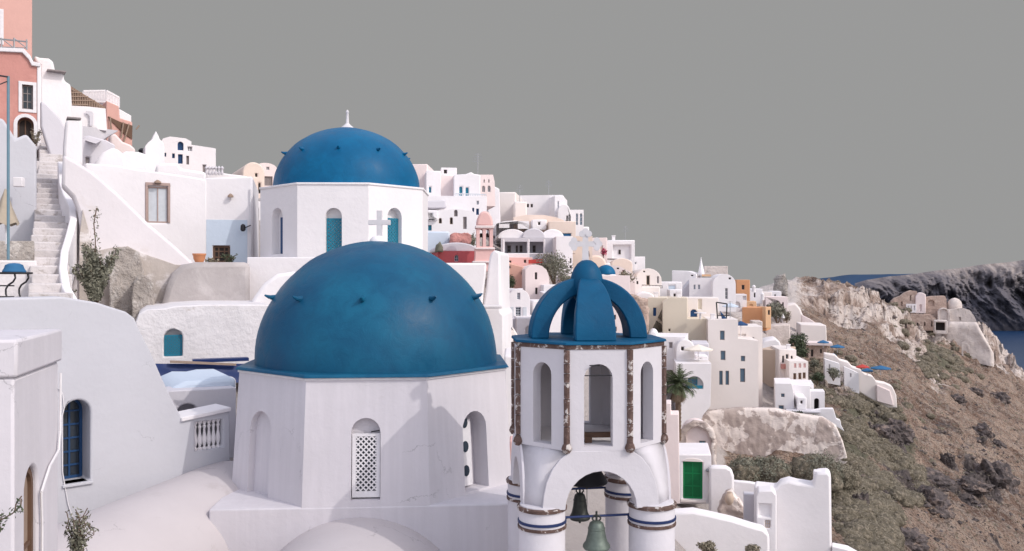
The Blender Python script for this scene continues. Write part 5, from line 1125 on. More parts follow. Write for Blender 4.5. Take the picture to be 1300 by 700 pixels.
# tan and ivory houses on the right shoulder
H('tan_house', 'tan sided house with white front, three slim windows and red balcony', 'house', (963, 444, 993, 492), 102, -16, 6, 'tan', bevel=.08)
th = H('ivory_house', 'ivory front with three slim windows and a red balcony beside the tan wall', 'house', (989, 444, 1011, 492), 99, 10, 6, 'ivory', [('w', 993, 452, 995.5, 461, WD), ('d', 997.5, 450, 1001, 465, dict(frame='tan', pane='glass', nx=0, ny=1)), ('w', 1004, 452, 1006.5, 460, WD)], bevel=.08)
fr = FR[th.name][0]; s0, z0_, s1, z1_ = pxwin(fr, 991, 462, 1001.5, 468); mesh('balcony', MB().box(fr, s0, s1, z0_, z1_, -.6, .02), 'pinkdk', th, bevel=.03)
H('ivory_house', 'lower ivory house with a row of three brown windows below the red balcony', 'house', (1002, 459, 1026, 505), 96, 10, 7, 'ivory', [('w', 1007, 474, 1011, 483, dict(frame='tan', pane='brown', nx=0, ny=0)), ('w', 1013.5, 473.5, 1017.5, 482, dict(frame='tan', pane='brown', nx=0, ny=0)), ('w', 1019, 473, 1023, 481, dict(frame='tan', pane='brown', nx=0, ny=0)), ('w', 1008, 461.5, 1011, 467, dict(frame='rose', pane='rose', nx=0, ny=0)), ('w', 1014, 461.5, 1017, 467, dict(frame='rose', pane='rose', nx=0, ny=0)), ('w', 1020, 461.5, 1023, 467, dict(frame='rose', pane='rose', nx=0, ny=0))], bevel=.08)
H('white_house', 'small white house with two dark windows at the right end of the flaking wall', 'house', [(984, 487), (1005, 487), (1008, 500), (1008, 538), (984, 538)], 88, 2, 5, 'white', [('w', 991.5, 500, 996, 504.5, CG), ('w', 988.5, 515, 995, 523, CG)], bevel=.1)
H('white_house', 'white terrace house with shaded porch next to the two dark windows', 'house', (1004, 489, 1029, 532), 90, 4, 5, 'white', [('h', 1006, 502, 1010, 510, {}), ('h', 1011, 512, 1018, 524, dict(hide=True))], rd=.8, bevel=.1)
H('white_house', 'white house with a brown slatted window strip above the archway', 'house', [(1024, 488), (1033, 488), (1034, 520), (1024, 523)], 92, 4, 4, 'white', [('a', 1025, 491, 1030, 511, dict(frame='tan', pane='tan', nx=0, ny=5))], bevel=.08)
H('arched_gate', 'white gate wall with a dark tall archway on the cliff shoulder', 'gate wall', [(1028, 497), (1047, 497), (1047, 530), (1020, 530), (1028, 512)], 90, 4, 2, 'white', [('H', 1033.5, 506, 1040, 522, dict(hide=True))], rd=1.2, bevel=.08)
slab('stepped_sloping_wall', 'white stepped wall running down the cliff shoulder', 'wall', [(1044, 519), (1058, 519), (1062, 532), (1067, 534), (1068, 540), (1072, 548), (1060, 541), (1040, 528), (1025, 528), (1020, 524)], 86, 4, .8, 'white', bevel=.06)
mesh('porch_slab', MB().box(Frame(1020, 86, -15), -1.6, 1.6, P(1020, 524, 86).z, P(1020, 522.5, 86).z, 0, 2), 'shade', label='thin grey porch slab in front of the white gate wall', cat='porch')
H('roof_heap_house', 'bright white stacked roofs left of the dark tree above the tan house', 'house', [(966, 446), (967, 436), (972, 432), (985, 430), (990, 434), (992, 441), (1001, 444), (1001, 450), (966, 450)], 112, 4, 5, 'white', bevel=.2)
H('cream_stone_house', 'pale rough wall below the far cottages left of the dark tree', 'house', [(972, 417), (985, 413), (1003, 412), (1004, 440), (972, 440)], 140, 4, 5, 'palestone', bevel=.2)
H('umbrella_terrace', 'dark red planter terrace under the closed white parasol near the rock', 'terrace', (990, 411, 1000, 415), 150, 0, 2, 'pinkdk', bevel=.02)
cp = parasol('closed_parasol', 'small closed white parasol on the terrace below the rock', 993.5, 412, 150, .4, 1.2, 'whitefab', rise=1.0)
# terraces climbing right (1000-1140)
H('cream_wall_house', 'bare cream house block with flat roof where the village meets the rock', 'house', [(1016, 412), (1049, 413), (1050, 440), (1016, 440)], 150, 6, 8, 'ivory', [], bevel=.15)
H('stepped_house', 'cream stepped vault houses against the foot of the pale rock', 'house', [(993, 395), (1000, 387), (1010, 385), (1016, 392), (1020, 402), (1024, 413), (1020, 425), (993, 425)], 168, 4, 6, 'ivory', [], bevel=.3)
slab('terrace_wall', 'cream sloping retaining wall leading down from the stepped vaults', 'wall', [(1018, 400), (1028, 405), (1040, 413), (1040, 420), (1018, 420)], 162, 4, 2, 'pale_pink', bevel=.1)
H('low_stone_cottage', 'brown stone cottage with two dark doorways right of the dark tree', 'house', [(1026, 437), (1050, 436), (1050, 456), (1026, 456)], 138, 4, 4, 'ruin', [('h', 1029.5, 444, 1032.5, 453, dict(hide=True)), ('h', 1041, 443.5, 1043.5, 449, dict(hide=True))], bevel=.1)
mesh('roof_slab', MB().box(Frame(1038, 137.6, -17), -1.7, 2.2, P(1038, 438.5, 138).z, P(1038, 435, 138).z, -.3, 4), 'pale_pink', bevel=.05, label='pale flat roof slab over the brown stone cottage', cat='roof slab')
slab('terrace_wall', 'long white stepped wall running down the slope under the row of parasols', 'wall', [(1046, 449), (1060, 451), (1066, 457), (1077, 460), (1082, 466), (1092, 469), (1098, 475), (1108, 478), (1113, 485), (1124, 487), (1133, 491), (1138, 502), (1139, 518), (1128, 518), (1104, 506), (1085, 494), (1065, 484), (1046, 476)], 119, 4, 2.5, 'ivory', bevel=.12)
H('terrace_block', 'bright white terrace block at the upper end of the stepped parasol wall', 'terrace block', [(1047, 456), (1066, 462), (1067, 490), (1047, 486)], 117.5, 6, 1.5, 'white', [('h', 1052, 463, 1054, 469, {})], rd=.4, bevel=.1)
H('terrace_block', 'bright white terrace block in the middle of the stepped parasol wall', 'terrace block', [(1072, 466), (1090, 474), (1091, 500), (1072, 494)], 117.5, 6, 1.5, 'white', [('h', 1079, 474, 1081, 479, {})], rd=.4, bevel=.1)
H('terrace_block', 'cream terrace block at the lowest end of the stepped parasol wall', 'terrace block', [(1113, 489), (1130, 496), (1135, 516), (1113, 510)], 117.5, 6, 1.5, 'pale_pink', [], rd=.4, bevel=.1)
for x_, y_, Y_, r_, mt, lb in ((1045, 442, 134, .9, 'bluefab', 'small blue parasol over the flat roof of the stone cottage'), (1063, 448, 130, 1.1, 'bluefab', 'blue parasol at the upper end of the terrace row'), (1058, 459, 129, .5, 'bluefab', 'narrow blue parasol half folded on the highest terrace block'),
    (1095, 474, 120, .9, 'redfab', 'red parasol above the fourth terrace block'), (1101, 479, 117, .8, 'bluefab', 'blue parasol left of the large blue parasol'), (1118, 476, 115, 1.35, 'bluefab', 'large bright blue parasol at the end of the terrace row')):
    parasol('open_parasol', lb, x_, y_, Y_, r_, .9, mt, 'parasols on the cliff terraces')

# ruins on the headland
q = Frame(1155, 276, -20)
rn = thing('ruined_castle', 'brown stone ruined castle walls with a pale pink front block on the headland', 'castle ruin', P(1155, 405, 285))
S = lambda *a: [q.st(*p) for p in a]
mb = MB(); mb.solid(q, S((1131, 410), (1132, 383), (1136, 379), (1144, 376), (1149, 372), (1157, 369), (1164, 370), (1164, 410)), 6, [rect(*pxwin(q, 1143.5, 383, 1146, 389)), rect(*pxwin(q, 1155, 375, 1157, 382))], .6)
mb.solid(Fr3(q.p(0, 0, 1), q.u, q.v, q.n), S((1173, 410), (1174, 378), (1185, 376.5), (1200, 376), (1202, 380), (1203, 398), (1196, 410)), 5, [arc(*pxwin(q, 1178, 381, 1187, 389.5))], .5)
mesh('wall', mb, 'ruin', rn, bevel=.3)
mb = MB(); mb.solid(Fr3(q.p(0, 0, -1), q.u, q.v, q.n), S((1162, 398), (1162, 376), (1166, 372), (1170, 371.5), (1175, 374), (1175, 398)), 4, [rect(*pxwin(q, 1167, 387, 1169.5, 396))], .6)
mesh('front_block', mb, 'pale_pink', rn, bevel=.2)
mb = MB(); mb.solid(Fr3(q.p(0, 0, -1.2), q.u, q.v, q.n), S((1150, 397), (1150, 386), (1163, 386), (1163, 397)), 2, [rect(*pxwin(q, x, 388, x+1.8, 394)) for x in (1152, 1155.5, 1159.5)], .6)
mesh('window_bay', mb, 'white', rn, bevel=.1)
slab('ruined_wall', 'lower ruined masonry wall with slit openings beneath the castle', 'ruin', [(1136, 412), (1140, 400), (1160, 399), (1182, 400), (1188, 404), (1188, 420), (1136, 420)], 270, 5, 3, 'ruin', [pp_ for pp_ in ([(1164, 410), (1166, 410), (1166, 415), (1164, 415)], [(1173, 409), (1175, 409), (1175, 414), (1173, 414)], [(1182, 408), (1184, 408), (1184, 415), (1182, 415)])], bevel=.25)
H('stone_shelter', 'flat roofed stone shelter with a wide dark opening beneath the headland chapel', 'house', (1186, 407, 1203, 424), 262, 4, 4, 'palestone', [('h', 1188, 409.5, 1200, 420, dict(hide=True))], rd=2, bevel=.15)
q = Frame(1217, 270, -22)
hc = thing('headland_chapel', 'ruined pale chapel with round dome on the headland above the sea', 'chapel', P(1217, 420, 282))
mesh('wall', MB().solid(q, S2 if False else [q.st(*p) for p in [(1196, 430), (1196, 400), (1200, 394), (1222, 391), (1231, 394), (1237, 402), (1240, 410), (1240, 430)]], 7, [rect(*pxwin(q, 1217.5, 403, 1220, 407.5))], .6), 'palestone', hc, bevel=.4)
mesh('round_apse', MB().solid(Fr3(q.p(0, 0, -1.5), q.u, q.v, q.n), arc(q.st(1190, 400)[0], q.st(1197, 410)[1], q.st(1206, 400)[0], q.st(1197, 391)[1]), 4, [arc(q.st(1192, 400)[0], q.st(1197, 408)[1], q.st(1203, 400)[0], q.st(1197, 392.5)[1])], .5), 'palestone', hc, bevel=.1)
ctr = q.p(q.st(1213.5, 400)[0], 0, 4)
zc_ = q.st(1213, 389)[1]; mesh('dome', MB().lathe((ctr.x, ctr.y, zc_), [(2.1, -2), (2.15, .1)]+[(2.15*math.cos(t*PI/20), .1+2.4*math.sin(t*PI/20)) for t in range(1, 10)]+[(0, 2.55)], 24), 'palestone', hc, smooth='all')
rockface('chapel_podium', 'bulging pale masonry podium below the headland chapel', 'retaining wall', [(1198, 414), (1206, 409), (1240, 410), (1250, 428), (1262, 450)], [(1198, 452), (1262, 466)], 263, 3, 'palestone', .7, .12, n=40, m=20)
mesh('ruined_arch', MB().solid(Frame(1226, 258, -24), [Frame(1226, 258, -24).st(*p) for p in [(1221, 452), (1221, 436), (1226, 433), (1231, 437), (1234, 452), (1232, 452), (1229, 440), (1226, 437), (1223, 440), (1223, 452)]], 1.2), 'palestone', label='broken stone arch in the slope below the chapel podium', cat='ruin')
slab('slope_path', 'pale diagonal path wall crossing the brown slope below the ruins', 'path wall', [(1124, 430), (1128, 430), (1150, 449), (1168, 463), (1176, 470), (1172, 471), (1150, 453), (1130, 436)], 215, 4, 1, 'palestone', bevel=.1)
lump('dark_rock_tower', 'dark weathered boulder crag at the left end of the pale rock ridge', 'rock', [(983, 372), (985, 355), (988, 350), (996, 349), (999, 352), (1000, 375)], 205, 4, 'stone', .6, 4, 4)

small = [('tiny white cube house with a brown door just under the framed skyline house', 757, 334, 775, 356, 99, 'white', [(763, 342, 766, 350)]),
 ('small ivory house with two dark windows between the peach vault and cream vaulted house', 800, 352, 815, 376, 98, 'ivory', [(803, 357, 805.5, 361), (808, 357, 810.5, 361)]),
 ('pale cube house with one window above the brown rubble wall', 782, 362, 800, 384, 90, 'pale_pink', [(788, 368, 791, 373)]),
 ('white cube house with a grey window right of the shuttered barrel house', 676, 382, 693, 408, 57, 'white', [(681, 389, 685, 396)]),
 ('low white annex with a dark slit between the peach arched house and the tower crown', 690, 362, 712, 392, 61, 'white', [(696, 370, 698, 378)]),
 ('small white house with a brown door under the two small skyline shoulder blocks', 735, 316, 750, 336, 93, 'white', [(740, 322, 743, 330)]),
 ('white roof annex standing in front of the peach terrace house', 712, 303, 724, 318, 80, 'white', [(716, 307, 719, 312)]),
 ('white cube house below the long skyline house with a single small window', 676, 279, 694, 292, 88, 'white', [(683, 282, 686, 286)]),
 ('white house with blue door under the curved grey white parapet', 541, 267, 556, 280, 63.5, 'white', [(546, 271, 549, 278)]),
 ('small white annex with brown window left of the white arched gate', 1012, 505, 1024, 521, 87, 'white', [(1016, 509, 1019, 513)]),
 ('small white cube house in front of the stepped white side wall', 850, 368, 866, 384, 108, 'white', [(855, 373, 858, 378)]),
 ('pale cottage with dark door between orange block and bright stacked roofs', 955, 408, 968, 424, 118, 'palestone', [(960, 413, 963, 420)]),
 ('cream cottage with two dark windows above the pale rough wall', 988, 386, 1000, 400, 165, 'ivory', [(991, 390, 993, 394), (995, 390, 997, 394)]),
 ('low white annex left of the ivory tower house under the cream block', 884, 452, 899, 464, 82, 'white', [(888, 455, 890.5, 459)])]
for lb, x0_, y0_, x1_, y1_, Y_, mt, ws in small: H('small_house', lb, 'house', (x0_, y0_, x1_, y1_), Y_, 6, 3.5, mt, [('w',)+w_+(WD,) for w_ in ws], bevel=.1)
# rooftop fittings of the village
def roofbox(lb, x, y, Y, w, h, mt='white', cat='chimney', nm='chimney'):
    q = Frame(x, Y, facing(x, 6)); z = (350-y)/F*Y; mb = MB(); mb.box(q, -w/2, w/2, z-.2, z+h, 0, w*.8); mb.box(q, -w*.62, w*.62, z+h, z+h+.1, -w*.12, w*.92)
    mesh(nm, mb, mt, label=lb, cat=cat, bevel=.03)
for lb, x, y, Y in (
   ('small chimney on the framed skyline house', 779, 305, 113), ('small chimney at the left end of the cream complex', 833, 378, 94), ('small chimney over the cream middle block', 862, 378, 92),
   ('small chimney on the ivory tower house roof', 905, 406, 89), ('small chimney on the far right ivory house with red balcony', 1001, 444, 100), ):
    roofbox(lb, x, y, Y, .42, .5)
for lb, x, y, Y in (('thin television aerial on the long skyline house', 697, 248, 105), ('thin television aerial above the cream tower block', 660, 256, 94), ('thin television aerial on the twin teal door house', 606, 221, 73), ('thin television aerial on the ivory tower house', 930, 406, 90), ('thin television aerial on the framed skyline house', 795, 305, 113)):
    z = (350-y)/F*Y; x_ = (x-650)/F*Y; mb = MB(); mb.bar((x_, Y+1, z-.3), (x_, Y+1, z+1.9), .035, 5)
    for k in range(4): mb.bar((x_-.45+k*.05, Y+1, z+1.2+k*.2), (x_+.45-k*.05, Y+1, z+1.2+k*.2), .022, 4)
    mesh('aerial', mb, 'steel', label=lb, cat='aerial')
M['crag'] = plaster('dark_lava_rock', (.17,.14,.135), .35, .8, 4, 1.0, .2, stain=(.28,.21,.175), stain_t=(.54,.62), stain_s=.9)
# ------------------------------------------------------------------ terrain: one sheet in a fan, real heights from surveyed points
CP = [(0,900,9),(0,720,14),(0,440,19),(0,330,25),(0,210,35),(0,175,50),(0,170,80),(-800,900,8),(-800,300,20),(-800,50,50),(-800,0,90),(-300,800,10),(-300,360,20),(-300,200,34),(-300,100,50),
 (150,780,14),(150,500,20),(150,420,25),(150,330,30),(150,240,40),(150,225,60),(150,228,90),(300,760,14),(300,640,16),(300,500,22),(300,420,27),(300,345,32),(300,262,45),(300,248,62),(300,250,90),
 (440,800,14),(440,640,20),(440,440,30),(440,340,45),(440,270,62),(440,262,80),(440,265,110),(540,800,14),(540,720,20),(540,500,35),(540,420,45),(540,330,62),(540,265,76),(540,262,92),(540,272,130),
 (640,900,12),(640,720,20),(640,560,38),(640,470,50),(640,400,64),(640,345,78),(640,300,96),(640,288,115),(640,300,160),(750,900,12),(750,700,25),(750,520,52),(750,440,70),(750,375,88),(750,335,108),(750,322,130),(750,330,170),
 (850,900,14),(850,720,35),(850,640,56),(850,570,72),(850,480,86),(850,420,98),(850,385,115),(850,372,140),(850,372,170),(850,378,230),
 (920,900,20),(920,740,45),(920,650,58),(920,620,72),(920,560,88),(920,500,95),(920,440,105),(920,405,125),(920,385,160),(920,380,200),(920,385,260),
 (1000,900,28),(1000,740,48),(1000,650,62),(1000,590,78),(1000,560,86),(1000,520,96),(1000,480,112),(1000,440,140),(1000,408,175),(1000,372,210),(1000,356,228),(1000,362,300),
 (1070,900,32),(1070,735,48),(1070,650,62),(1070,590,80),(1070,545,96),(1070,508,115),(1070,478,138),(1070,440,170),(1070,415,205),(1070,385,222),(1070,358,240),(1070,368,300),(1070,400,420),
 (1130,900,38),(1130,735,54),(1130,650,72),(1130,585,95),(1130,530,118),(1130,490,145),(1130,455,180),(1130,425,215),(1130,400,245),(1130,385,262),(1130,392,300),(1130,430,420),
 (1190,900,45),(1190,735,62),(1190,660,80),(1190,600,105),(1190,545,138),(1190,505,172),(1190,470,210),(1190,448,245),(1190,430,262),(1190,410,285),(1190,416,320),(1190,445,420),
 (1250,900,52),(1250,735,70),(1250,660,92),(1250,605,120),(1250,555,158),(1250,515,200),(1250,485,245),(1250,462,265),(1250,440,285),(1246,410,310),(1250,425,340),(1250,480,420),
 (1300,900,58),(1300,735,78),(1300,660,103),(1300,605,135),(1300,560,175),(1300,525,220),(1300,498,262),(1296,476,300),(1296,470,320),(1296,510,350),(1296,560,420),
 (1400,900,75),(1400,750,110),(1400,680,160),(1400,620,230),(1400,600,330),(1400,640,400),(1700,1000,90),(1700,900,160),(1700,760,300),(2600,1600,100),(2600,1200,250)]
def uv_(px, Y): return np.array([np.asarray(px, float)/150., np.log(np.asarray(Y, float))*3.2]).T
cpa = np.array(CP, float); X0 = uv_(cpa[:, 0], cpa[:, 2]); zc_ = cpa[:, 1].copy()
D = np.sqrt(((X0[:, None]-X0[None])**2).sum(-1)); n = len(cpa)
Am = np.zeros((n+3, n+3)); Am[:n, :n] = -D - 1e-3*0*np.eye(n); Am[:n, n] = 1; Am[n, :n] = 1; Am[:n, n+1:] = X0; Am[n+1:, :n] = X0.T
wt = np.linalg.solve(Am, np.concatenate([(350-zc_)/F*cpa[:, 2], [0, 0, 0]]))
def terr(px, Y):
    q = uv_(px, Y); out_ = np.zeros(len(q))
    for k in range(0, len(q), 20000):
        qq = q[k:k+20000]; d = np.sqrt(((qq[:, None]-X0[None])**2).sum(-1)); out_[k:k+20000] = -d@wt[:n]+wt[n]+qq@wt[n+1:]
    return out_
def blob(px, Y, c):
    s = np.zeros(len(px))
    for (a_, b_, sa_, sb_, am) in c:
        s = np.maximum(s, am*np.exp(-((px-a_)/sa_)**2-((np.log(Y)-math.log(b_))/sb_)**2))
    return s
PALE = [(1010,218,40,.07,1),(1060,222,50,.09,1),(1110,236,50,.10,1),(1150,262,40,.12,1),(1190,285,40,.10,.9),(1250,290,35,.09,1),(1280,305,25,.08,1),(1160,225,35,.12,.7),(1190,190,30,.10,.5),(1070,118,20,.06,.7),(1035,104,15,.05,.7),(1000,215,25,.05,1)]
DARK = [(1150,96,70,.05,.62),(1225,100,45,.05,.62),(1200,140,60,.04,.55),(1160,125,30,.04,.5),(1125,108,35,.06,1),(1150,88,30,.06,1),(1185,84,28,.06,.9),(1250,112,22,.09,1),(1235,122,18,.06,.8),(1248,150,16,.05,.8),(1205,182,60,.03,.7),(1095,96,14,.06,.8),(1080,60,30,.10,.5),(1110,76,22,.06,.6),(1270,86,20,.04,.5)]
GREEN = [(1060,130,40,.10,.9),(1100,115,45,.14,.9),(1140,110,32,.15,.8),(1075,84,38,.16,1),(1105,72,36,.13,1),(1120,62,28,.10,.9),(1165,250,28,.05,.7),(1195,235,30,.10,.8),(1180,210,25,.08,.6)]
npx, nY = 560, 460
pxs = np.concatenate([np.linspace(-1200, 560, 70), np.linspace(575, 900, 60), np.linspace(903, 1330, npx-190), np.linspace(1340, 3200, 60)])
Ys = np.concatenate([np.exp(np.linspace(math.log(.8), math.log(40), 60)), np.exp(np.linspace(math.log(40.8), math.log(360), nY-100)), np.exp(np.linspace(math.log(366), math.log(900), 40))])
PX, YY = np.meshgrid(pxs, Ys); PXf, Yf = PX.ravel(), YY.ravel()
Z = terr(PXf, Yf)
near = Yf < 14; Z = np.where(near, np.minimum(Z, -6.6), Z)
# fall away to the sea beyond the headland
drop = np.clip((Yf-330-60*np.clip((1150-PXf)/200, 0, 3))/110, 0, 1); drop = drop*drop*(3-2*drop)
Z = Z*(1-drop)+(-135)*drop*1.0
XX = (PXf-650)/F*Yf
pale = blob(PXf, Yf, PALE); dark = blob(PXf, Yf, DARK); grn = blob(PXf, Yf, GREEN)
town = 1/(1+np.exp((PXf-(1015+0*Yf))/14))
town = np.where((Yf > 96) & (PXf < 1150), np.maximum(town, np.exp(-((PXf-1090)/40)**2-((np.log(Yf)-math.log(128))/.05)**2)*.0), town)
town = town*(1-np.clip((PXf-905)/30, 0, 1)*np.clip((100-Yf)/12, 0, 1))
vis = (PXf > 850) & (PXf < 1345) & (Yf > 38) & (Yf < 420)
rk = np.zeros(len(Z)); gl = np.zeros(len(Z))
idx = np.nonzero(vis)[0]
for i in idx:
    x, y, z = XX[i], Yf[i], Z[i]
    s = 1.0 if y > 150 else .45
    a = noise.fractal(Vector((x*.045/s, y*.045/s, z*.03)), .9, 2.1, 6)
    b = 1-abs(noise.fractal(Vector((x*.07/s+9, y*.03/s, z*.09/s+3)), .8, 2.2, 5))*1.6
    rk[i] = a; gl[i] = b
amp = (.5+.010*Yf)*(.55+1.7*np.clip(pale, 0, 1)+1.3*np.clip(dark, 0, 1))*(1-.85*town)
Z = Z+rk*amp*.75+np.maximum(gl-.5, -.7)*amp*(.25+.5*np.maximum(pale, dark))*vis
nn = np.array([noise.fractal(Vector((XX[i]*.35, Yf[i]*.35, 4)), .8, 2.1, 4) if vis[i] else 0 for i in range(len(Z))])
# ledges and short cliffs where rock breaks through
def terrace(Z, h, seed, k):
    off = np.array([noise.fractal(Vector((XX[i]*.02, Yf[i]*.02, seed)), .8, 2, 3) if vis[i] else 0 for i in range(len(Z))])*h*1.6
    q_ = (Z+off)/h; fl = np.floor(q_); fr_ = q_-fl; st_ = np.where(fr_ < .7, fr_*.25, .175+(fr_-.7)*2.75)
    return Z+((fl+st_)*h-off-Z)*k
pk_ = np.clip(np.maximum(pale, dark*1.1)*1.5-.25, 0, 1)*(1-town)*vis
Z = terrace(Z, 5.5, 2, pk_*np.where(Yf > 150, 1, 0)); Z = terrace(Z, 2.2, 5, pk_*.8)
Z = Z+nn*(.20+.0042*Yf)*(1-.7*town)
me = bpy.data.meshes.new('hillside'); ny_, nx_ = PX.shape
verts = np.stack([XX, Yf, Z], 1); ii = np.arange(ny_*nx_).reshape(ny_, nx_)
faces = np.stack([ii[:-1, :-1].ravel(), ii[:-1, 1:].ravel(), ii[1:, 1:].ravel(), ii[1:, :-1].ravel()], 1)
me.from_pydata(verts.tolist(), [], faces.tolist()); me.update()
me.polygons.foreach_set('use_smooth', [True]*len(me.polygons))
# jagged colour masks
for nm, arr in (('pale', pale), ('dark', dark), ('green', grn), ('town', town)):
    at = me.attributes.new(nm, 'FLOAT', 'POINT'); at.data.foreach_set('value', arr.astype(np.float32))
hill = bpy.data.objects.new('hillside', me); col.objects.link(hill); hill['kind'] = 'structure'
m, nt, p = newmat('hillside_ground', .95)
g = gpos(nt)
def attr(nm): a = nt.nodes.new('ShaderNodeAttribute'); a.attribute_name = nm; return a.outputs['Fac']
def mth(op, a, b, c=None):
    q_ = nt.nodes.new('ShaderNodeMath'); q_.operation = op
    for k, v in enumerate((a, b, c)):
        if v is None: continue
        if isinstance(v, (int, float)): q_.inputs[k].default_value = v
        else: nt.links.new(v, q_.inputs[k])
    return q_.outputs[0]
nA = nz(nt, g, .12, 8, .65, .3).outputs[0]; nB = nz(nt, g, .9, 8, .7, .3).outputs[0]; nC = nz(nt, g, 4.5, 6, .75).outputs[0]; nD = nz(nt, gpos(nt, (.6, .6, .7)), .16, 8, .66, .6).outputs[0]
soil = ramp(nt, nA, [(.40, (.15,.090,.066)), (.5, (.285,.192,.142)), (.60, (.42,.31,.24))]).outputs[0]
soil = mixc(nt, ramp(nt, nB, [(.48, (0,0,0)), (.58, (.75,)*3)]).outputs[0], soil, (.36,.30,.255))
soil = mixc(nt, ramp(nt, nC, [(.41, (.95,)*3), (.50, (0,0,0))]).outputs[0], soil, (.07,.046,.036))
soil = mixc(nt, ramp(nt, nC, [(.57, (0,0,0)), (.63, (.8,)*3)]).outputs[0], soil, (.44,.36,.30))
# grass and scrub tint
gm = ramp(nt, mth('MULTIPLY_ADD', nB, .9, mth('MULTIPLY', attr('green'), .75)), [(.72, (0,0,0)), (.88, (1,1,1))]).outputs[0]
soil = mixc(nt, gm, soil, mixc(nt, nC, (.08,.078,.05), (.20,.185,.13)))
rockp = ramp(nt, nD, [(.33, (.20,.14,.11)), (.43, (.38,.29,.245)), (.50, (.60,.51,.46)), (.60, (.70,.62,.575)), (.70, (.48,.37,.31))]).outputs[0]
rockp = mixc(nt, ramp(nt, nB, [(.40, (.85,)*3), (.47, (0,0,0))]).outputs[0], rockp, (.17,.12,.095))
pm = ramp(nt, mth('ADD', mth('MULTIPLY', attr('pale'), .8), mth('MULTIPLY', mth('SUBTRACT', nA, .5), 1.1)), [(.30, (0,0,0)), (.42, (1,1,1))]).outputs[0]
c = mixc(nt, pm, soil, rockp)
rockd = ramp(nt, nB, [(.3, (.035,.028,.028)), (.5, (.105,.085,.08)), (.66, (.19,.16,.15)), (.74, (.38,.32,.28))]).outputs[0]
dmk = ramp(nt, mth('ADD', mth('MULTIPLY', attr('dark'), .8), mth('MULTIPLY', mth('SUBTRACT', nD, .5), 1.6)), [(.36, (0,0,0)), (.46, (1,1,1))]).outputs[0]
c = mixc(nt, dmk, c, rockd)
tm = ramp(nt, mth('ADD', attr('town'), mth('MULTIPLY', mth('SUBTRACT', nB, .5), .6)), [(.42, (0,0,0)), (.58, (1,1,1))]).outputs[0]
c = mixc(nt, tm, c, mixc(nt, nB, (.50,.44,.41), (.66,.60,.58)))
nt.links.new(c, p.inputs['Base Color'])
h_ = mth('ADD', mth('MULTIPLY', nB, 1.3), mth('MULTIPLY', nC, .35)); bump(nt, p, h_, .9, .9)
me.materials.append(m)
from mathutils.bvhtree import BVHTree
bvh = BVHTree.FromPolygons([tuple(v) for v in verts.tolist()], faces.tolist())
def ground(px, py, y0=30.):
    d = Vector(((px-650)/F, 1, (350-py)/F)); 
    hit = bvh.ray_cast(d*y0, d.normalized()); return hit[0]
def ground_xy(x, y):
    hit = bvh.ray_cast(Vector((x, y, 200)), Vector((0, 0, -1))); return hit[0]

# ------------------------------------------------------------------ sea, far cliffs
m, nt, p = newmat('sea_water', .28)
g = gpos(nt, (1, .35, 1)); n1 = nz(nt, g, .02, 6, .6); n2 = nz(nt, g, .25, 5, .65)
nt.links.new(mixc(nt, n1.outputs[0], (.006,.030,.085), (.010,.045,.115)), p.inputs['Base Color']); bump(nt, p, n2.outputs[0], .5, 2.0)
V = [(150, -3000, -121), (30000, -3000, -121), (30000, 9500, -121), (3700, 9500, -121), (150, 380, -121)]
mesh('sea', MB().add(V, [[0, 1, 2, 3, 4]]), m, kind='structure')
def farcliff(name, pts, Y0, deep, hcol, seed, n=900, mrows=110, amp=1.0):
    """cliff from its foot at the sea up to a rim; pts are (px, rim py)"""
    xs = np.linspace(pts[0][0], pts[-1][0], n); ry = np.interp(xs, [p_[0] for p_ in pts], [p_[1] for p_ in pts]); V = []
    for j in range(mrows):
        t = j/(mrows-1)
        for i in range(n):
            Y = Y0+deep*t; x = (xs[i]-650)/F*Y0*(1+.0*t); x = (xs[i]-650)/F*Y
            zt = (350-ry[i])/F*(Y0+deep); z = -122+(zt+122)*(t**.85 if t < .999 else 1)
            xw = x+45*noise.noise(Vector((x*.004, t*1.6, 2)))+t*25
            rid = (1-abs(noise.fractal(Vector((xw*.006+seed, t*.9, 0)), .8, 2.1, 7))*2.0)*.7+(1-abs(noise.fractal(Vector((xw*.027+seed, t*1.6, 5)), .7, 2.1, 5))*2.2)*.35
            rid2 = noise.fractal(Vector((x*.02+seed, t*2.2, 7)), .8, 2.1, 5)
            k = math.sin(PI*min(1, t*1.05))**.7 if t < 1 else 0
            Yd = Y-(rid*60+rid2*26)*amp*k
            z += (rid2*4+rid*3)*amp*k + 4*noise.noise(Vector((x*.01, seed, 0)))
            V.append((x*Yd/Y, Yd, z))
    ii = np.arange(mrows*n).reshape(mrows, n); fs = np.stack([ii[:-1, :-1].ravel(), ii[:-1, 1:].ravel(), ii[1:, 1:].ravel(), ii[1:, :-1].ravel()], 1).tolist()
    k = len(V); V += [(V[(mrows-1)*n+i][0]*(1+900/V[(mrows-1)*n+i][1]), V[(mrows-1)*n+i][1]+900, V[(mrows-1)*n+i][2]-4) for i in range(n)]
    fs += [[(mrows-1)*n+i, (mrows-1)*n+i+1, k+i+1, k+i] for i in range(n-1)]
    o = mesh(name, MB().add(V, fs), hcol, kind='structure', smooth='all'); return o
m, nt, p = newmat('far_cliff_rock', .95)
g = gpos(nt); n1 = nz(nt, gpos(nt, (1, .15, .4)), .016, 8, .7, .1); n2 = nz(nt, gpos(nt, (1, .3, .45)), .035, 8, .7, .2)
c = ramp(nt, n2.outputs[0], [(.36, (.15,.125,.12)), (.46, (.24,.205,.19)), (.54, (.36,.31,.285)), (.64, (.46,.405,.375))]).outputs[0]
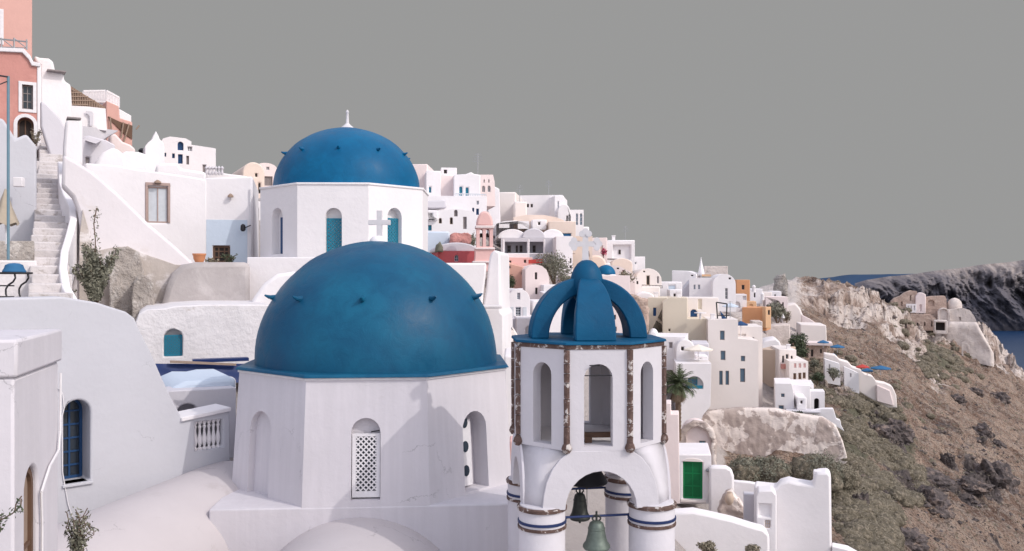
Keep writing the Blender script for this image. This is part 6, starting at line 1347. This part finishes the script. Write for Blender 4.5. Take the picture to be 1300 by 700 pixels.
c = mixc(nt, ramp(nt, n1.outputs[0], [(.42, (0,0,0)), (.58, (.85,)*3)]).outputs[0], c, (.12,.11,.125))
sz = nt.nodes.new('ShaderNodeSeparateXYZ'); nt.links.new(g, sz.inputs[0])
zz = nt.nodes.new('ShaderNodeMath'); zz.operation = 'MULTIPLY_ADD'; nt.links.new(n1.outputs[0], zz.inputs[0]); zz.inputs[1].default_value = 120; nt.links.new(sz.outputs['Z'], zz.inputs[2])
zr_ = nt.nodes.new('ShaderNodeMapRange'); zr_.inputs[1].default_value = 5; zr_.inputs[2].default_value = 80; nt.links.new(zz.outputs[0], zr_.inputs[0])
c = mixc(nt, zr_.outputs[0], mixc(nt, n2.outputs[0], (.035,.045,.075), (.14,.12,.125)), c)      # dark lava strata below, blued in place of haze; pale ash above
nt.links.new(c, p.inputs['Base Color']); bump(nt, p, n1.outputs[0], .8, 18)
farcliff('far_cliffs', [(1085, 362), (1100, 356), (1130, 351), (1165, 348), (1200, 342), (1240, 337), (1275, 333), (1320, 328), (1420, 318), (1700, 300), (2300, 290)], 1900, 130, m, 3.0)
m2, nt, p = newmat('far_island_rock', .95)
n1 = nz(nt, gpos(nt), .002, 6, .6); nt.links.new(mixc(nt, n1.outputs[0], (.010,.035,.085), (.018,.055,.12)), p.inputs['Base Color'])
farcliff('far_island', [(1040, 354), (1062, 351), (1075, 349), (1150, 348), (1260, 348), (1400, 348)], 7000, 700, m2, 11.0, n=80, mrows=8, amp=.3)

# ------------------------------------------------------------------ plants
def leaves(mb, c, rad, n, size, rnd, shell=.35, up=.0):
    c = Vector(c)
    for _ in range(n):
        d = Vector((rnd.gauss(0, 1), rnd.gauss(0, 1), rnd.gauss(0, 1))).normalized(); r_ = (shell+(1-shell)*rnd.random())**.6
        p_ = c+Vector((d.x*rad[0]*r_, d.y*rad[1]*r_, d.z*rad[2]*r_))
        a_ = Vector((rnd.gauss(0, 1), rnd.gauss(0, 1), rnd.gauss(0, 1)+up)).normalized(); b_ = a_.cross(d+Vector((.01, .02, .03))).normalized()
        s_ = size*rnd.uniform(.6, 1.4)
        mb.add([p_-a_*s_, p_+b_*s_*.45, p_+a_*s_, p_-b_*s_*.45], [[0, 1, 2, 3]])
def mound(mb, c, rx, ry, rz, seed, sub_=2):
    b = bmesh.new(); bmesh.ops.create_icosphere(b, subdivisions=sub_, radius=1); V = []
    for v in b.verts:
        d = v.co.normalized(); k = 1+.28*noise.fractal(d*1.8+Vector((seed, 0, 0)), .8, 2.1, 4); V.append(Vector(c)+Vector((d.x*rx*k, d.y*ry*k, d.z*rz*k)))
    mb.add(V, [[v.index for v in f.verts] for f in b.faces]); b.free()
def bush(name, label, px, py, Y, w, h, mat, n=900, size=.1, cat='shrub', group=None, lobes=7, seed=0, big=False, trunk=False):
    rnd = random.Random(seed*7+int(px)); p0 = P(px, py, Y); mb = MB()
    root = thing(name, label, cat, p0, group)
    for k in range(lobes):
        a_ = rnd.uniform(0, 2*PI); q_ = rnd.uniform(0, .6); rr = rnd.uniform(.38, .62)
        c = p0+Vector((math.cos(a_)*w*.5*q_, math.sin(a_)*w*.4*q_, h*rnd.uniform(.3, .68)))
        leaves(mb, c, (w*.5*rr*1.1, w*.45*rr, h*.5*rr*1.1), n//lobes, size, rnd, .3)
    if big:
        mi = MB()
        for k in range(5): mound(mi, p0+Vector((rnd.uniform(-.2, .2)*w, rnd.uniform(-.1, .1)*w, h*rnd.uniform(.3, .42))), w*rnd.uniform(.28, .40), w*.34, h*rnd.uniform(.36, .48), rnd.uniform(0, 90), 4)
        leaves(mb, p0+Vector((0, 0, h*.35)), (w*.52, w*.45, h*.55), n//2, size, rnd, .75)
    mesh('crown' if trunk else 'foliage', mb, mat, root)
    if big: mesh('inner_growth', mi, 'moundm', root, smooth='all')
    tm_ = MB()
    for k in range(4):
        a_ = rnd.uniform(0, 2*PI); e = p0+Vector((math.cos(a_)*w*.25, math.sin(a_)*w*.2, h*.55)); tm_.path([p0-Vector((0, 0, .2)), p0.lerp(e, .5)+Vector((0, 0, .05)), e], max(.015, w*.02))
    mesh('trunk' if trunk else 'stem', tm_, 'bark', root)
    return root
bush('tree', 'loose grey green tree climbing beside the shaded verandah', 704, 362, 70, 3.4, 3.1, 'olive', 2600, .085, 'tree', lobes=11, trunk=True)
bush('shrub', 'low straggling greenery at the lower right of the climbing tree', 718, 361, 69, 1.6, .8, 'olive', 500, .07)
bush('shrub', 'dark round bush in front of the salmon barrel house', 649, 369, 60, 1.5, 1.25, 'leaf', 1400, .06, lobes=6)
bush('shrub', 'dull green bush beside the rose bell tower on the left', 601, 316, 55, .5, 1.2, 'olive', 300, .06)
bush('shrub', 'thin brownish bush behind the right crown rib', 794, 364, 90, 2.2, 2.0, 'scrub', 500, .12)
bush('flowering_shrub', 'red flowering shrub at the corner of the skyline shed', 766, 327, 104, 1.2, 1.4, 'redflower', 160, .12)
bush('flowering_shrub', 'pink red flowering bush in the gap left of the farther church', 323, 326, 40, .5, 1.4, 'redflower', 300, .05)
bush('tree', 'dark rounded tree above the stone cottage', 1012, 457, 118, 4.0, 4.2, 'leaf', 2600, .16, 'tree', lobes=10, trunk=True)
bush('tree', 'dusty olive tree behind the deep orange block', 987, 411, 150, 4.6, 4.0, 'olive', 1500, .2, 'tree', lobes=9, trunk=True)
bush('shrub', 'dusty small tree right of the olive tree near the pale rock', 998, 412, 152, 2.4, 3.2, 'scrub', 500, .18)
for k, (x, y, Y, w, h, mt, lb) in enumerate(((944, 616, 62, 2.7, 2.2, 'olive', 'round grey green bush nearest the boulder heap under the flaking wall'), (977, 617, 62, 2.7, 2.4, 'olive', 'round grey green bush second from the left under the flaking wall'),
     (1003, 618, 66, 2.0, 2.0, 'scrub', 'brownish bush between round grey bushes behind the cliff edge house'), (1035, 622, 66, 4.2, 3.1, 'olive', 'widest grey green bush behind the small chimney of the cliff edge house'), (1064, 622, 68, 3.2, 2.4, 'scrub', 'dusty bush at the right end of the bushes behind the cliff edge house'),
     (1035, 545, 84, 1.8, 1.5, 'leaf', 'dark green bush hanging over the right end of the flaking wall'), (1010, 532, 85, 1.5, .9, 'leaf', 'small dark bush on top of the flaking wall below the porch'),
     (898, 704, 42, 1.1, .7, 'scrub', 'dry grey bush at the bottom edge under the forecourt wall'), (955, 706, 41, 1.0, .6, 'scrub', 'dry straw bush at the bottom edge beside the cliff edge house'), (1038, 486, 112, 2.0, 1.5, 'leaf', 'green bush right of the lower ivory house'),
     (1058, 482, 116, 2.6, 1.8, 'olive', 'grey bush on the slope below the terrace row'), (1034, 468, 124, 1.8, 1.4, 'olive', 'small grey bush under the brown stone cottage'))):
    bush('shrub', lb, x, y, Y, w, h, mt, 4200 if 55 < Y < 80 else 1000, .075 if Y < 80 else .12, seed=k, lobes=8, big=(55 < Y < 80))
# foreground plants
def sprig(name, label, p0, n, h, spread, mat, seed, ls=.03, cat='shrub', per=22):
    rnd = random.Random(seed); root = thing(name, label, cat, p0); st_ = MB(); lf = MB()
    for k in range(n):
        a_ = rnd.uniform(0, 2*PI); sp_ = spread*rnd.uniform(.1, 1); hh = h*rnd.uniform(.5, 1); pts = []
        for j in range(7):
            t = j/6; pts.append(p0+Vector((math.cos(a_)*sp_*t**1.4+.04*math.sin(j*2+k), math.sin(a_)*sp_*.6*t**1.4, hh*t)))
        st_.path(pts, .006*max(1, h), 4)
        for j in range(per):
            t = rnd.uniform(.25, 1); i_ = min(5, int(t*6)); p_ = pts[i_].lerp(pts[i_+1], t*6-i_)
            leaves(lf, p_, (.10*h**.5, .10*h**.5, .08*h**.5), 2, ls, rnd, .2)
    mesh('stem', st_, 'bark', root); mesh('foliage', lf, mat, root); return root
sprig('shrub', 'straggly grey green shrub climbing the foot of the stairway beside the bare masonry', P(122, 392, 22.5), 24, 1.7, .60, 'olive', 3, .05, per=110)
sprig('slender_sapling', 'single tall thin sapling rising above the straggly shrub by the stairway', P(118, 384, 22.6), 2, 2.5, .16, 'olive', 8, .045, per=40)
sprig('shrub', 'small weedy plant at the bottom step of the stairway', P(88, 386, 20.8), 8, .45, .3, 'leaf', 5, .03)
sprig('shrub', 'grey green bush at the bottom edge below the arched blue window', P(97, 712, 10.5), 26, .62, .26, 'olive', 6, .026, per=16)
sprig('vine', 'leafy twigs reaching in at the left edge across the near house corner', P(-12, 690, 7.6), 9, .42, .34, 'leaf', 7, .018, 'plant', 14)
sprig('shrub', 'leafless reddish weed beside the cellar door of the salmon house', P(46, 186, 33), 6, .7, .3, 'scrub', 9, .04)
pd = sprig('potted_plant', 'dark plant in front of the dark doorway of the pale blue wall house', P(290, 336, 27.0), 12, .35, .35, 'leaf', 12, .04, 'plant', 12)
sprig('potted_plant', 'dark brown bedding plants left of the dark doorway', P(268, 336, 27.0), 10, .22, .3, 'scrub', 13, .04, 'plant', 12)
# palm
def palm(px, py, Y, htr, rcr):
    rnd = random.Random(5); p0 = P(px, py, Y); top = p0+Vector((0, 0, htr)); root = thing('palm_tree', 'date palm with shaggy dry skirt beside the white terrace wall', 'palm tree', p0)
    mb = MB(); 
    for k in range(14): mb.bar(p0+Vector((0, 0, htr*k/14)), p0+Vector((0, 0, htr*(k+1)/14)), .20, 10, .25)
    mesh('trunk', mb, 'bark', root)
    lf = MB(); dr = MB()
    for k in range(90):
        dead = k >= 60; a_ = k*2.399963; e = R(rnd.uniform(-10, 82)) if not dead else R(rnd.uniform(-75, -35)); Lr = rcr*rnd.uniform(.8, 1.1)*(1 if not dead else .8)
        d = Vector((math.cos(a_)*math.cos(e), math.sin(a_)*math.cos(e), math.sin(e))); pts = []; p_ = top.copy(); v = d.copy(); S = 11
        for j in range(S):
            pts.append(p_.copy()); p_ = p_+v*(Lr/S); v = (v+Vector((0, 0, -.13 if not dead else -.16))).normalized()
        t_ = lf if not dead else dr
        t_.path(pts, .018, 3)
        for j in range(1, S):
            dd = (pts[j]-pts[j-1]).normalized(); sd = dd.cross(Vector((0, 0, 1)));
            if sd.length < .05: sd = Vector((1, 0, 0))
            sd.normalize(); ll = .42*math.sin(PI*(j+1)/(S+2))**.6*(rcr/1.6)
            for s_ in (-1, 1):
                for h_ in (0, .33, .66):
                    b_ = pts[j-1].lerp(pts[j], h_); tip = b_+(sd*s_*.8+dd*.7+Vector((0, 0, -.22+rnd.uniform(-.15, .2))))*ll
                    t_.add([b_-dd*.018, b_+dd*.03, tip], [[0, 1, 2]])
    mesh('crown', lf, 'palm', root); mesh('dry_fronds', dr, 'deadpalm', root)
palm(861, 560, 66, 4.3, 1.75)
# loose scrub on the slope: too many to count
rnd = random.Random(11); mb = MB(); mm_ = MB(); placed = 0
for (a_, b_, sa_, sb_, am) in GREEN:
    for k in range(int((330 if b_ < 160 else 110)*am)):
        px = rnd.gauss(a_, sa_*.75); Y = b_*math.exp(rnd.gauss(0, sb_*.75))
        if px < 1057 and Y < 66: continue
        if px < 1030 or px > 1340: continue
        g_ = ground_xy((px-650)/F*Y, Y)
        if g_ is None: continue
        s_ = rnd.uniform(.45, 1.5)*(1 if Y < 160 else 1.5)
        if noise.noise(g_*.11) < -.12: continue
        mound(mm_, g_+Vector((0, 0, s_*.05)), s_*.72, s_*.66, s_*.50, rnd.uniform(0, 99), 3)
        leaves(mb, g_+Vector((0, 0, s_*.15)), (s_, s_, s_*.75), 110 if Y < 130 else 40, .062*(Y/80)**.7, rnd, .45)
for k in range(1500):
    px = rnd.uniform(1060, 1330); Y = math.exp(rnd.uniform(math.log(58), math.log(290)))
    g_ = ground_xy((px-650)/F*Y, Y)
    if g_ is None: continue
    s_ = rnd.uniform(.12, .45)*(Y/90)**.5
    leaves(mb, g_+Vector((0, 0, s_*.2)), (s_*1.4, s_*1.4, s_*.6), 12, .09*(Y/80)**.7, rnd, .2)
mesh('scrub_undergrowth', mm_, 'moundm', kind='stuff', label='dense dusty undergrowth of the cliff slope', cat='scrub', origin=(80, 100, -20), smooth='all')
mesh('scrub', mb, 'scrub', kind='stuff', label='dusty grey green scrub and dry tufts covering the slope', cat='scrub', origin=(80, 100, -20))
# loose stones
mb = MB(); rnd = random.Random(4)
for k in range(2600):
    px = rnd.uniform(1040, 1330); Y = math.exp(rnd.uniform(math.log(50), math.log(280)))
    dk = blob(np.array([px]), np.array([Y]), DARK)[0]
    if rnd.random() > .35+.65*dk: continue
    g_ = ground_xy((px-650)/F*Y, Y)
    if g_ is None: continue
    s_ = rnd.uniform(.06, .28)*(1+1.2*dk)*(Y/90)**.6*(2.2 if rnd.random() < .06 else 1); V = []
    for (x, y, z) in ((1,0,0),(-1,0,0),(0,1,0),(0,-1,0),(0,0,1),(0,0,-1)): V.append(g_+Vector((x*rnd.uniform(.7, 1.3), y*rnd.uniform(.7, 1.3), z*rnd.uniform(.5, .9)+.2))*s_+Vector((0,0,0)))
    V = [g_+(v-g_) for v in V]; V = [g_+Vector((x*rnd.uniform(.7, 1.3), y*rnd.uniform(.7, 1.3), z*rnd.uniform(.5, .9)+.2))*s_ for (x, y, z) in ((1,0,0),(-1,0,0),(0,1,0),(0,-1,0),(0,0,1),(0,0,-1))]
    mb.add(V, [[0,2,4],[2,1,4],[1,3,4],[3,0,4],[2,0,5],[1,2,5],[3,1,5],[0,3,5]])
mesh('loose_stones', mb, 'crag', kind='stuff', label='loose grey stones scattered over the brown slope', cat='stones', origin=(80, 100, -20))
# dark crags on the slope
def crag(label, px, py, w, h, seed, mat='crag'):
    g_ = ground(px, py, 52.)
    if g_ is None: return
    rnd = random.Random(seed); b = bmesh.new(); bmesh.ops.create_icosphere(b, subdivisions=4, radius=1)
    for v in b.verts:
        d = v.co.normalized(); q_ = d*1.3+Vector((seed*3.7, 0, 0)); vor = noise.voronoi(q_*1.6)[0]
        k = .80+.26*noise.fractal(q_, .7, 2.2, 6)+.45*(vor[1]-vor[0])
        v.co = Vector((d.x*w*.5*k, d.y*w*.5*k, d.z*h*.5*k))
    mb = MB(); mb.V = [g_+v.co+Vector((0, 0, -h*.06)) for v in b.verts]; mb.Fc = [[v.index for v in f.verts] for f in b.faces]; b.free()
    mesh('rock_outcrop', mb, mat, label=label, cat='rock')
M['palecrag'] = plaster('pale_tuff_rock', (.50,.42,.37), .5, .5, 3, 1.0, .3, stain=(.26,.19,.15), stain_t=(.5,.6), stain_s=.6)
for k, (x, y, w, h, lb) in enumerate(((1118, 556, 3.4, 3.6, 'dark jagged lava outcrop below the green scrub, upper left of the crags'), (1137, 548, 4.0, 3.4, 'broad dark outcrop just right of the upper left crag'), (1136, 572, 2.6, 2.8, 'small dark outcrop beneath the broad upper crag'),
     (1203, 592, 2.4, 4.4, 'upright dark pillar like rock in mid slope'), (1182, 612, 6.0, 2.6, 'long dark rock shelf crossing mid slope'), (1178, 640, 5.0, 3.4, 'dark rock mass under the long shelf'), (1262, 612, 5.5, 6.5, 'largest dark crag on the right of the slope'), (1232, 618, 5.0, 2.6, 'dark rock ledge leading to the largest crag'),
     (1246, 550, 4.2, 4.0, 'dark hollowed rock above the largest crag'), (1266, 566, 3.0, 2.4, 'small rock right of the dark hollowed rock'), (1268, 506, 5.5, 4.6, 'grey rock cluster high on the right of the slope'), (1212, 508, 4.5, 3.0, 'grey rock left of the high right cluster'), (1238, 498, 4.0, 2.6, 'low grey rock between the two high grey rocks'),
     (1092, 648, 1.6, 3.2, 'dark leaning rock beside the cliff edge house'), (1150, 685, 3.2, 1.8, 'dark rock at the bottom edge of the slope'))):
    crag(lb, x, y, w, h, k+1)
for k, (x, y, w, h, lb) in enumerate(((1050, 493, 2.6, 4.4, 'tall pale boulder behind the white archway'), (1068, 500, 3.0, 2.6, 'rounded pale boulder beside the tall pale boulder'), (1078, 505, 2.0, 1.8, 'small pale boulder at the right of the pale group'))):
    crag(lb, x, y, w, h, k+30, 'palecrag')
